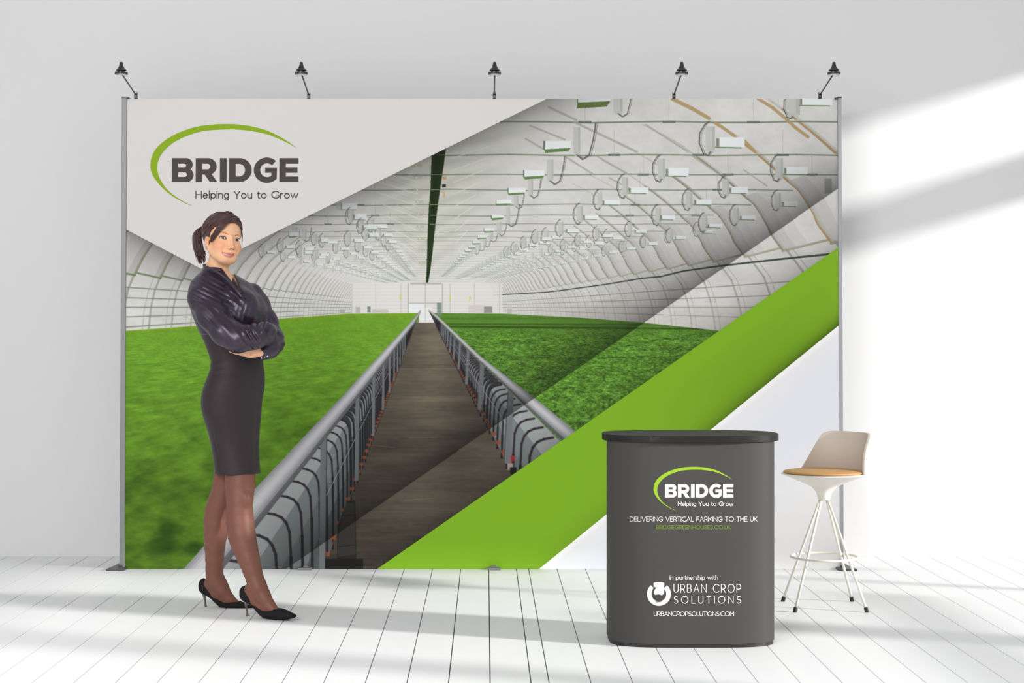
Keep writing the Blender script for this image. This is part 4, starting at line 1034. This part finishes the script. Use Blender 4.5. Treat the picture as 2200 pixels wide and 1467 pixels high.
def skin_cols(V):
    q = loc(V); a = np.abs(q[:, 0]); c = np.repeat(SK[None], len(V), 0)
    def mix(c, col, w): return c*(1-w[:, None])+np.array(col, float)*w[:, None]
    front = (q[:, 1] > .03)
    w = np.exp(-(((a-.043)/.02)**2+((q[:, 2]+.034)/.018)**2))*front*.42; c = mix(c, (226, 128, 88), w)      # blush
    w = np.exp(-((q[:, 0]/.013)**2+((q[:, 2]+.04)/.014)**2))*(q[:, 1] > .09)*.15; c = mix(c, (232, 150, 118), w)
    # lips
    am = np.abs(q[:, 0]-MU); mz = mouthline(q[:, 0]); lipm = np.sqrt(np.clip(1-(am/.0295)**2, 0, 1)); dz = q[:, 2]-mz
    up_ = np.clip((.0052*lipm-np.abs(dz-.0018))/.002+.5, 0, 1)*(dz > -.0012); lo_ = np.clip((.0058*lipm-np.abs(dz+.0060))/.002+.5, 0, 1)*(dz <= -.0012)
    w = (up_+lo_)*(q[:, 1] > .06)*(am < .031); c = mix(c, (222, 116, 104), np.clip(w, 0, 1)*.9)
    inm = ((np.abs(dz+.001) < .0045*lipm) & (q[:, 1] < mouthf(q[:, 0])-.003) & (q[:, 1] > .05) & (am < .031)); c = mix(c, (96, 30, 30), inm*.9)
    # eye make-up, lash line, brows
    x = (a-.0335)/.0152; he = .0043*np.clip(1-x*x, 0, 1)**.8; dzz = q[:, 2]-.0002-.0012*x
    r = np.linalg.norm(np.stack([a, q[:, 1], q[:, 2]], 1)-np.array((.0335, .0635, 0)), axis=1)
    lid = (r < .0165)&(q[:, 1] > .062)
    w = np.exp(-((np.abs(dzz)-he-.0004)/np.where(dzz > 0, .0024, .0013))**2)*lid*np.where(dzz > 0, 1., .5)*(np.abs(x) < 1.12); c = mix(c, (40, 24, 24), np.clip(w*1.1, 0, 1))
    w = np.exp(-((dzz-.008)/.004)**2-(x/.95)**4)*(q[:, 1] > .055)*.45; c = mix(c, (168, 112, 96), w)
    bx = (a-.015)/.038; bz = .0178+.0052*np.sin(np.clip(bx, 0, 1)*2.5)-.003*np.clip(bx, 0, 1)**2
    w = np.clip((.0019*np.clip(1.15-bx*.75, .2, 1)-np.abs(q[:, 2]-bz))/.0012+.5, 0, 1)*(bx > -.02)*(bx < 1.0)*(q[:, 1] > .04); c = mix(c, (112, 66, 50), w*.75)
    w = np.exp(-((a-.0062)/.004)**2-((q[:, 2]+.0445)/.003)**2)*(q[:, 1] > .094); c = mix(c, (120, 60, 48), w*.8)
    # ear hollow a little redder
    w = np.exp(-((q[:, 1]+.001)/.01)**2-((q[:, 2]+.004)/.018)**2)*(a > .07)*.3; c = mix(c, (205, 120, 92), w)
    return c
hv = smooth_mesh(hv, hq, 1, .35); bv = smooth_mesh(bv, bq_, 1, .4)
VV = np.concatenate([hv, bv]); QQ = np.concatenate([hq, bq_+len(hv)])
qmesh('body', VV, QQ, m_skin, woman, skin_cols(VV))
# ---- eyes
def uvs(bm_or, c, r, axis, nseg=32, nring=24):
    axis = axis/np.linalg.norm(axis); t = np.cross(axis, (0, 0, 1.)); t /= np.linalg.norm(t); b = np.cross(axis, t)
    V = [c+axis*r]; 
    for i in range(1, nring):
        a = math.pi*i/nring
        for k in range(nseg): th = 2*math.pi*k/nseg; V.append(c+r*(axis*math.cos(a)+math.sin(a)*(t*math.cos(th)+b*math.sin(th))))
    V.append(c-axis*r); Fc = []
    for k in range(nseg): Fc.append((0, 1+(k+1) % nseg, 1+k))
    for i in range(nring-2):
        for k in range(nseg): a = 1+i*nseg; Fc.append((a+k, a+(k+1) % nseg, a+nseg+(k+1) % nseg, a+nseg+k))
    L = len(V)-1
    for k in range(nseg): Fc.append((L, L-nseg+k, L-nseg+(k+1) % nseg))
    return V, Fc
m_eye = attr_mat('eye', .12, spec=.6)
for s in (0, 1):
    c = glob(EYE[s]); c = c.reshape(3); ax = np.array((0.0, 0, H))-c; ax = ax/np.linalg.norm(ax)
    V, Fc = uvs(None, c, .0133*HS, ax); o = obj('eye', V, Fc, m_eye, woman, True)
    V = np.array(V); ca_ = (V-c)@ax/(.0133*HS)
    col = np.where((ca_ > math.cos(.24))[:, None], np.array([[12, 10, 12.]]), np.where((ca_ > math.cos(.56))[:, None], np.array([[44, 52, 70.]]), np.array([[232, 226, 224.]])))
    col = np.where(((ca_ < math.cos(.47)) & (ca_ > math.cos(.57)))[:, None], np.array([[34, 38, 50.]]), col)
    at_ = o.data.color_attributes.new('tone', 'FLOAT_COLOR', 'POINT'); at_.data.foreach_set('color', np.concatenate([lin(col), np.ones((len(col), 1))], 1).astype(np.float32).ravel())
# teeth
m_teeth = mat('teeth', (238, 232, 222), .25, spec=.5)
V = []; Fc = []; N = 28
for i in range(N+1):
    u = MU-.0246+.0492*i/N; z0 = float(mouthline(u)); f = float(mouthf(u))-.0052-.0006*(abs(math.sin(i*math.pi/3.5)) < .25)
    for dz, df in ((.004, -.001), (.0005, 0), (-.0032-.0006*abs(math.cos(i*math.pi/7)), -.0002), (-.0035, -.004)): V.append(glob((u, f+df, z0+dz)))
for i in range(N):
    for j in range(3): k = i*4+j; Fc.append((k, k+4, k+5, k+1))
obj('teeth', [v.reshape(3) for v in V], Fc, m_teeth, woman, True)
# earring
m_ear = mat('silver_stud', (215, 215, 220), .15, .9)
bm = bmesh.new(); c = Vector(glob((-.0795, .004, -.043)).reshape(3)); bmesh.ops.create_icosphere(bm, subdivisions=2, radius=.0042, matrix=Matrix.Translation(c))
tube(bm, [c+Vector((0, 0, -.002)), c+Vector((.001, 0, -.013))], [.0022, .0035], 8); bobj('earring', bm, m_ear, woman, True)

# ---- hair
m_hair = mat('dark_brown_hair', (70, 41, 41), .48, spec=.5)
n, l, b = nodes(m_hair); b.inputs['Sheen Weight'].default_value = .1
def hair_sdf(p):
    q = loc(p); d = ell(q, (-.002, -.017, .033), (.0815, .1005, .0905))
    # hairline: keep what lies behind / above it
    hl = .074-.34*np.clip(np.abs(q[:, 0]-.018)-.004, 0, 1)**1.25*2.2
    face = np.minimum(q[:, 1]-.030, hl-q[:, 2]); face = np.minimum(face, 10)
    side = np.minimum(q[:, 1]+.010-.35*np.clip(q[:, 2]+.01, -.02, .08)*-1, (.052-q[:, 2]))
    cut = np.maximum(face, 0*face-1)
    keep = np.maximum(-face, -1)
    d = smax(d, np.minimum(q[:, 1]-.028-.2*np.clip(.06-q[:, 2], 0, .03), hl-q[:, 2]), .006)
    # side of the head in front of and below the ear stays bare
    d = smax(d, np.minimum(q[:, 1]-.006-.40*np.clip(q[:, 2]-.0, 0, .05), .006-q[:, 2]+.9*np.clip(q[:, 1]+.005, 0, .08)-.02*0), .006)
    d = smax(d, -.050-q[:, 2]-.15*q[:, 1], .01)
    th = np.arctan2(q[:, 0], q[:, 2]-.0); wv = np.sin(th*46+6*np.sin(q[:, 1]*22))*.0004+np.sin(th*21+q[:, 1]*30)*.0005
    return (d-wv)*HS
V, Q = mesh_sdf(hair_sdf, HO+(-.16, -.16, -.09), HO+(.16, .16, .17), .0018, blk=10)
V = smooth_mesh(V, Q, 1, .4)
hair = qmesh('hair', V, Q, m_hair, woman)
rnd = random.Random(5)
def on_scalp(q, lift=0.):
    """push a local point onto the hair shell"""
    c = np.array((-.002, -.017, .033)); r = np.array((.0815, .1005, .0905)); d = (np.asarray(q, float)-c)/r
    return c+d/np.linalg.norm(d)*r*(1+lift)
def strands(name, paths, m, parent):
    bm = bmesh.new()
    for pts, r0, r1 in paths:
        n = len(pts); rad = [(r0*(1-k/(n-1))+r1*k/(n-1))*(1 if 0 < k else .6) for k in range(n)]
        tube(bm, pts, rad, 6)
    return bobj(name, bm, m, parent, True)
# scalp strands: from the parting back over the head to the tie
FR = .0017
paths = []
tie = np.array((-.030, -.112, .012))
for k in range(330):
    t = rnd.random(); x0 = .020+rnd.uniform(-.006, .006); f0 = .070-.15*t*1.0
    sgn = -1 if rnd.random() < .62 else 1
    a = on_scalp((x0+sgn*.002, f0, .11), -.03); e = tie+np.array((rnd.uniform(-.008, .008), rnd.uniform(-.004, .004), rnd.uniform(-.010, .014)))
    w_ = rnd.uniform(.15, 1.)
    m1 = on_scalp((x0+sgn*.075*w_, f0-.03, .085-.03*w_), .010+rnd.uniform(-.004, .006)); m2 = on_scalp((sgn*.075*w_ if sgn < 0 else .06*w_, f0*.3-.05, .06-.05*w_), .010+rnd.uniform(-.004, .006))
    if sgn > 0: m2 = on_scalp((.045*w_, -.08, .06-.03*w_), .01)
    pts = [glob(x).reshape(3) for x in spline([a, m1, m2, e], 6)]
    paths.append((pts, FR, .0012))
# fringe: a thick lock sweeping from the parting across the brow to the temple, and a side wing into the tie
for k in range(210):
    s = rnd.random(); a = on_scalp((.028-.014*s+rnd.uniform(-.003, .003), .064-.03*s, .106), -.005)
    m1 = on_scalp((-.004-.030*s, .078-.014*s, .092-.010*s), .030+rnd.uniform(0, .02)); m2 = on_scalp((-.032-.022*s, .068-.016*s, .046+.004*s), .060+rnd.uniform(0, .03))
    e = np.array((-.0745, .0370, -.018))+np.array((rnd.uniform(-.003, .004), rnd.uniform(-.005, .005), rnd.uniform(-.006, .010)+.014*s))
    pts = [glob(x).reshape(3) for x in spline([a, m1, m2, e], 7)]
    paths.append((pts, .0019, .0006))
for k in range(170):   # fine strands combed back from the hairline
    u_ = rnd.uniform(-.045, .064); w0 = .074-.34*max(0., abs(u_-.018)-.004)**1.25*2.2
    a = on_scalp((u_*1.0, .075-.25*abs(u_-.01), w0), -.012); sg = -1 if u_ < .024 else 1
    m1 = on_scalp((u_+sg*.012, .060, w0+.016), .012+rnd.uniform(0, .01)); m2 = on_scalp((u_+sg*.035, .030, .088-.4*max(0., abs(u_+sg*.035)-.02)), .016+rnd.uniform(0, .01)); e = on_scalp((u_*.5+sg*.06, -.02, .075), .006)
    paths.append(([glob(x).reshape(3) for x in spline([a, m1, m2, e], 5)], .0014, .0012))
for k in range(130):
    s = rnd.random(); a = on_scalp((.020+rnd.uniform(-.006, .004), .040-.05*s, .112), -.02)
    m1 = on_scalp((-.055, .040-.02*s, .078-.01*s), .016+rnd.uniform(0, .01)); m2 = on_scalp((-.080, .008-.02*s, .040-.02*s), .02+rnd.uniform(0, .01)); m3 = on_scalp((-.075, -.045, .022-.012*s), .012)
    e = tie+np.array((rnd.uniform(-.008, .008), 0, rnd.uniform(-.012, .012)))
    paths.append(([glob(x).reshape(3) for x in spline([a, m1, m2, m3, e], 6)], .0019, .0013))
for k in range(12):   # thin wisps on the far temple
    s = rnd.random(); a = on_scalp((.030, .058, .105), .012); m1 = on_scalp((.052, .055-.008*s, .070), .015)
    e = np.array((.0665+.003*s, .048-.006*s, .030-.05*s)); paths.append(([glob(x).reshape(3) for x in spline([a, m1, e], 6)], .0016, .0005))
strands('hair_strands', paths, m_hair, hair)
# short ponytail, falling behind the ear
paths = []
for k in range(230):
    r_ = rnd.random()**.5; an = rnd.random()*6.283; ox, oy = r_*math.cos(an), r_*math.sin(an)
    A_ = W(437+3*ox, 488+4*oy, .045); B_ = W(424+9*ox, 503+4*oy, .05+.028*oy); C2 = W(426+11*ox, 532, .045+.03*oy); D_ = W(431.5+9*ox+(ox > .3)*2, 547+22*rnd.random()-7*abs(ox), .035+.02*oy)
    if ox < -.45 and rnd.random() < .5: D_ = W(421+3*rnd.random(), 545+8*rnd.random(), .05)
    paths.append((spline([A_, B_, C2, D_], 6), .0024, .0008))
strands('ponytail', paths, m_hair, woman)

# ---- satin blouse
m_satin = mat('dark_satin', (36, 27, 40), .38, spec=.8)
n, l, b = nodes(m_satin); b.inputs['Specular Tint'].default_value = (.88, .80, 1, 1); b.inputs['Sheen Weight'].default_value = .04; b.inputs['Sheen Roughness'].default_value = .35; b.inputs['Anisotropic'].default_value = .5; b.inputs['Coat Weight'].default_value = .0; b.inputs['Coat Roughness'].default_value = .3
bump(m_satin, 14, .25, .006, 2, stretch=(1, 1, 1))
SLV_R = [W(437, 616, -.075), W(436, 640, -.125), W(456, 678, -.175), W(484, 712, -.225), W(511, 728, -.24), W(548, 723, -.222), W(570, 715, -.175), W(582, 709, -.10)]
SLR_R = [.052, .063, .064, .062, .0575, .051, .043, .030]
SLV_L = [W(541, 630, .10), W(553, 655, .095), W(571, 693, .065), W(583, 722, .015), W(586, 736, -.03), W(578, 747, -.09), W(567, 755, -.135)]
SLR_L = [.048, .052, .052, .048, .048, .044, .037]
def tri2(p, A, B, C_):
    px = p[:, 0]*F/p[:, 1]+VPX; py = (H-p[:, 2])*F/p[:, 1]+VPY
    def e(a, b): nx, ny = b[1]-a[1], -(b[0]-a[0]); L = math.hypot(nx, ny); return ((px-a[0])*nx+(py-a[1])*ny)/L
    return np.maximum(np.maximum(e(A, B), e(B, C_)), e(C_, A))*PXM
def fold(p, o, d, lam, amp, rad, sh=0.):
    """sine folds of wavelength lam running along d near o"""
    q = p-o; d = d/np.linalg.norm(d); v = np.array((0, -1., 0)); s = np.cross(d, v); s /= np.linalg.norm(s)
    x = q@s; y = q@d; w = np.exp(-(np.linalg.norm(q, axis=1)/rad)**2)
    f = np.sin(x*6.283/lam+sh*y*40+1.5*np.sin(y*18)); return amp*w*(np.abs(f)**.6*np.sign(f))
def blouse_sdf(p):
    d = rows_sdf(p, TORSO[:10], .003)
    d = smin(d, ell(p, W(523, 662, -.066), (.070, .068, .085)), .055); d = smin(d, ell(p, W(547, 668, .02), (.05, .06, .07)), .045)
    a = chain(p, SLV_R, SLR_R, .03)
    d0 = d
    d = smin(d, a, .012)
    a2 = chain(p, SLV_L, SLR_L, .03); d = smin(d, a2, .016)
    # gathers at the near shoulder, long folds on the sleeve, crumples at both elbows
    f = fold(p, W(455, 632, -.15), W(490, 652, -.2)-W(445, 622, -.1), .019, .0037, .075)
    f = f+fold(p, W(478, 690, -.21), W(500, 728, -.24)-W(450, 650, -.14), .034, .0032, .09)
    f = f+fold(p, W(540, 722, -.26), np.array((-.35, 0, 1.)), .024, .0058, .045, .8)*(1+.5*np.sin(p[:, 2]*130+p[:, 0]*60))
    f = f+fold(p, W(565, 706, -.22), np.array((.45, 0, 1.)), .026, .0056, .045, .6)
    f = f+fold(p, W(590, 722, .0), np.array((-.7, 0, 1.)), .026, .0050, .06, .8)
    f = f+fold(p, W(535, 672, -.12), np.array((.35, 0, 1.)), .020, .0016, .06)
    f = f+fold(p, W(505, 625, -.14), W(545, 665, -.1)-W(490, 605, -.1), .03, .0026, .06)
    d = d-f
    # open V at the neck
    A_, B_, C2 = (470, 566), (497, 590), (519.5, 633)
    t1 = tri2(p, (466, 562), (499, 578), (519, 632)); t1b = tri2(p, (466, 562), (519, 632), (499, 578)); t = np.minimum(t1, t1b)
    t = np.maximum(t, p[:, 1]-(YP+.06)); d = smax(d, -t, .003)
    t2 = ((p[:, 0]*F/p[:, 1]+VPX)-538)**2/3.2**2+(((H-p[:, 2])*F/p[:, 1]+VPY)-648)**2/8**2-1
    return d
V, Q = mesh_sdf(blouse_sdf, (W(398, 0)[0], YP-.38, W(0, 775)[2]), (W(622, 0)[0], YP+.3, W(0, 562)[2]), .003, blk=8, fac=2.)
V = smooth_mesh(V, Q, 2, .5)
blouse = qmesh('blouse', V, Q, m_satin, woman)
# collar: a standing band that runs from the nape down both edges of the V
def band(name, path, m, parent, hw=.018, th=.0045):
    P_ = spline(path, 8); bm = bmesh.new(); nP = len(P_)
    rings = []
    for i, q in enumerate(P_):
        p_ = Vector(q[:3]); o_ = Vector(q[3:6]).normalized(); h_ = q[6]
        t = (Vector(P_[min(i+1, nP-1)][:3])-Vector(P_[max(i-1, 0)][:3])).normalized(); s_ = t.cross(o_).normalized()
        rings.append([bm.verts.new(p_+o_*(h_*c)+s_*(th*s2)) for c, s2 in ((-1, -.6), (-.3, -1), (.5, -1), (1, -.5), (1.04, 0), (1, .5), (.5, 1), (-.3, 1), (-1, .6))])
    for a, b in zip(rings, rings[1:]):
        for k in range(9): bm.faces.new((a[k], a[(k+1) % 9], b[(k+1) % 9], b[k]))
    bm.faces.new(rings[0][::-1]); bm.faces.new(rings[-1]); bmesh.ops.recalc_face_normals(bm, faces=bm.faces)
    return bobj(name, bm, m, parent, True)
def cp(px, py, dy, ox, oy, oz, h): return (*W(px, py, dy), ox, oy, oz, h)
near_c = [cp(441, 577, .03, -.35, .1, 1, .021), cp(440, 578, -.02, -.3, -.25, 1, .022), cp(448, 582, -.06, -.1, -.5, 1, .022), cp(463, 588, -.088, .1, -.6, .9, .020), cp(480, 599, -.105, .45, -.6, .6, .017), cp(495, 612, -.125, .6, -.5, .45, .014), cp(508, 626, -.143, .6, -.5, .4, .011), cp(518, 639, -.152, .6, -.5, .4, .008)]
far_c = [cp(441, 577, .03, -.35, .1, 1, .021), cp(452, 574, .06, -.1, .4, 1, .020), cp(470, 576, .068, .2, .5, 1, .016), cp(487, 586, .03, .6, .3, .7, .012), cp(496, 598, -.02, .8, 0, .5, .010), cp(506, 613, -.08, .8, -.1, .3, .010), cp(516, 630, -.125, .7, -.3, .2, .008)]
band('collar', near_c, m_satin, blouse); band('collar', far_c, m_satin, blouse)
# cuff of the far sleeve with its buttons
cd_ = WR_L-W(578, 748, -.07); cd_ /= np.linalg.norm(cd_)
m_btn = mat('pearl_button', (222, 218, 224), .2, .2)
bm = bmesh.new(); tube(bm, [W(574, 754.5, -.108), W(566, 757, -.138), W(558.5, 757.5, -.162)], [.0345, .032, .0285], 24, flat=[(.037, .035), (.0355, .032), (.0325, .0295)], up=(0, 0, 1)); cf = bobj('cuff', bm, m_satin, blouse, True)
for bx_, by_ in ((561.5, 769), (568, 767.5), (574.5, 765)):
    dd = np.arange(-.26, 0, .002); pp = np.array([W(bx_, by_, t) for t in dd])
    hit = np.where(np.minimum(blouse_sdf(pp), chain(pp, [W(574, 754.5, -.108), W(566, 757, -.138), W(558.5, 757.5, -.162)], [.034, .032, .029], 0)) < 0)[0]
    bm = bmesh.new(); bmesh.ops.create_icosphere(bm, subdivisions=2, radius=.0036, matrix=Matrix.Translation(Vector(W(bx_, by_, float(dd[hit[0]]) if len(hit) else -.17)))); bobj('button', bm, m_btn, blouse, True)

# ---- pencil skirt with raised waist
m_skirt = bump(mat('charcoal_skirt_cloth', (46, 38, 42), .6, spec=.3), 420, .12, .0006)
n, l, b = nodes(m_skirt); b.inputs['Sheen Weight'].default_value = .06
def skirt_sdf(p):
    d = rows_sdf(p, SKIRT, .001)
    py = (H-p[:, 2])/PXM+VPY
    # shallow pleat lines and the waist seam
    px = p[:, 0]*F/p[:, 1]+VPX
    kp = np.exp(-((px-(549+.0*(py-900)))/2.2)**2)*np.clip((py-860)/60, 0, 1)*(p[:, 1] < YP+.02); d = d+.0022*kp
    kb = np.exp(-((px-(452+(py-900)*.22))/1.8)**2)*np.clip((py-900)/30, 0, 1); d = d+.0018*kb
    sm = np.exp(-((py-(776+.02*(px-500)))/1.3)**2)*(px < 480)*.0016+np.exp(-((py-861)/1.6)**2)*np.exp(-((px-455)/10)**2)*.0022
    wr = .0016*np.sin(py*.42+px*.08)*np.exp(-((py-792)/14)**2)*np.clip((490-px)/30, 0, 1)
    return d+sm-wr
V, Q = mesh_sdf(skirt_sdf, (W(415, 0)[0], YP-.2, W(0, 1024)[2]), (W(585, 0)[0], YP+.2, W(0, 694)[2]), .003, blk=8, fac=2.)
V = smooth_mesh(V, Q, 2, .5)
qmesh('skirt', V, Q, m_skirt, woman)

# ---- sheer tights
m_tight = mat('brown_sheer_tights', (118, 76, 63), .5, spec=.3)
def tights_sdf(p):
    d = smin(leg(p, LEG_N[1:]), leg(p, FOOT_N), .012); d = smin(d, leg(p, FOOT_N2), .012)
    e = smin(leg(p, LEG_F[1:]), leg(p, FOOT_F), .012); e = smin(e, leg(p, FOOT_F2), .012)
    # knee cap and shin hints
    d = smin(d, ell(p, W(529, 1072, -.115), (.022, .02, .03)), .02)
    return np.minimum(d, e)
V, Q = mesh_sdf(tights_sdf, (W(420, 0)[0], YP-.28, 0.0), (W(625, 0)[0], YP+.22, W(0, 985)[2]), .003, blk=8, fac=2.)
V = smooth_mesh(V, Q, 2, .5)
qmesh('tights', V, Q, m_tight, woman)

# ---- shoes
m_suede = mat('black_suede_shoe', (26, 23, 24), .75, spec=.2); m_heel = mat('brushed_heel', (112, 100, 98), .3, .5); m_sole = mat('shoe_sole', (60, 45, 42), .6)
def make_shoe(hx, dyh, dyt, shift):
    """rows in picture units along the foot: (x, bottom, top, half width m)"""
    R = [(516, 1277, 1272, .004), (518, 1284, 1264, .014), (522, 1289, 1259, .021), (527, 1292, 1257, .0245), (535, 1296, 1265, .0265), (545, 1302.5, 1279, .027), (555, 1312, 1291, .028), (563, 1320.5, 1300, .031), (572, 1327, 1307, .036), (583, 1329.8, 1309, .0385), (595, 1330.8, 1306, .038), (604, 1331, 1307.5, .0355), (613, 1331, 1311, .031), (622, 1330, 1315, .023), (630, 1328, 1318, .014), (635, 1325.5, 1320.5, .006), (637, 1323.5, 1322, .001)]
    A = []
    for x, b, t, w_ in R:
        s = (x-527)/(600-527); dy = dyh+(dyt-dyh)*s
        cb = W(x-shift[0], b-shift[1], dy); ct = W(x-shift[0], t-shift[1], dy); A.append((cb[0], cb[1], max(.0015, cb[2]), max(.004, ct[2]), w_))
    A = np.array(A); 
    a0, a1 = A[3, :2], A[12, :2]; ax = (a1-a0)/np.linalg.norm(a1-a0); sd = np.array((-ax[1], ax[0]))
    s_ = (A[:, :2]-a0)@ax
    def f(p):
        q = p[:, :2]-a0; s = q@ax; w = q@sd
        zb = np.interp(s, s_, A[:, 2]); zt = np.interp(s, s_, A[:, 3]); hw = np.interp(s, s_, A[:, 4]); hc = (zb+zt)/2; hh = np.maximum((zt-zb)/2, .001)
        n4 = (np.abs(w/np.maximum(hw, 1e-3))**2.6+np.abs((p[:, 2]-hc)/hh)**2.6)**(1/2.6)
        d = (n4-1)*np.minimum(hw, hh)*.9
        return np.maximum(d, np.maximum(s_[0]-s, s-s_[-1]))
    lo = np.array((A[:, 0].min()-.02, A[:, 1].min()-.06, -.004)); hi = np.array((A[:, 0].max()+.02, A[:, 1].max()+.06, A[:, 3].max()+.02))
    V, Q = mesh_sdf(f, lo, hi, .0018, blk=8, fac=3.); V = smooth_mesh(V, Q, 2, .5); V[:, 2] = np.maximum(V[:, 2], .0005)
    sh = qmesh('shoe', V, Q, m_suede, woman)
    hb = W(527-shift[0]+hx, 1288-shift[1], dyh); tp = W(530.5-shift[0]+hx, 1319-shift[1], dyh); tp[2] = 0
    bm = bmesh.new(); tube(bm, [hb, hb*.72+tp*.28+(-.001, 0, 0), hb*.4+tp*.6, hb*.12+tp*.88, tp], [.0135, .0065, .0042, .0050, .0058], 16); bobj('heel', bm, m_heel, sh, True)
    return sh
make_shoe(1, -.115, -.215, (0, 0))
make_shoe(1, .145, .125, (89.5, 15.6))
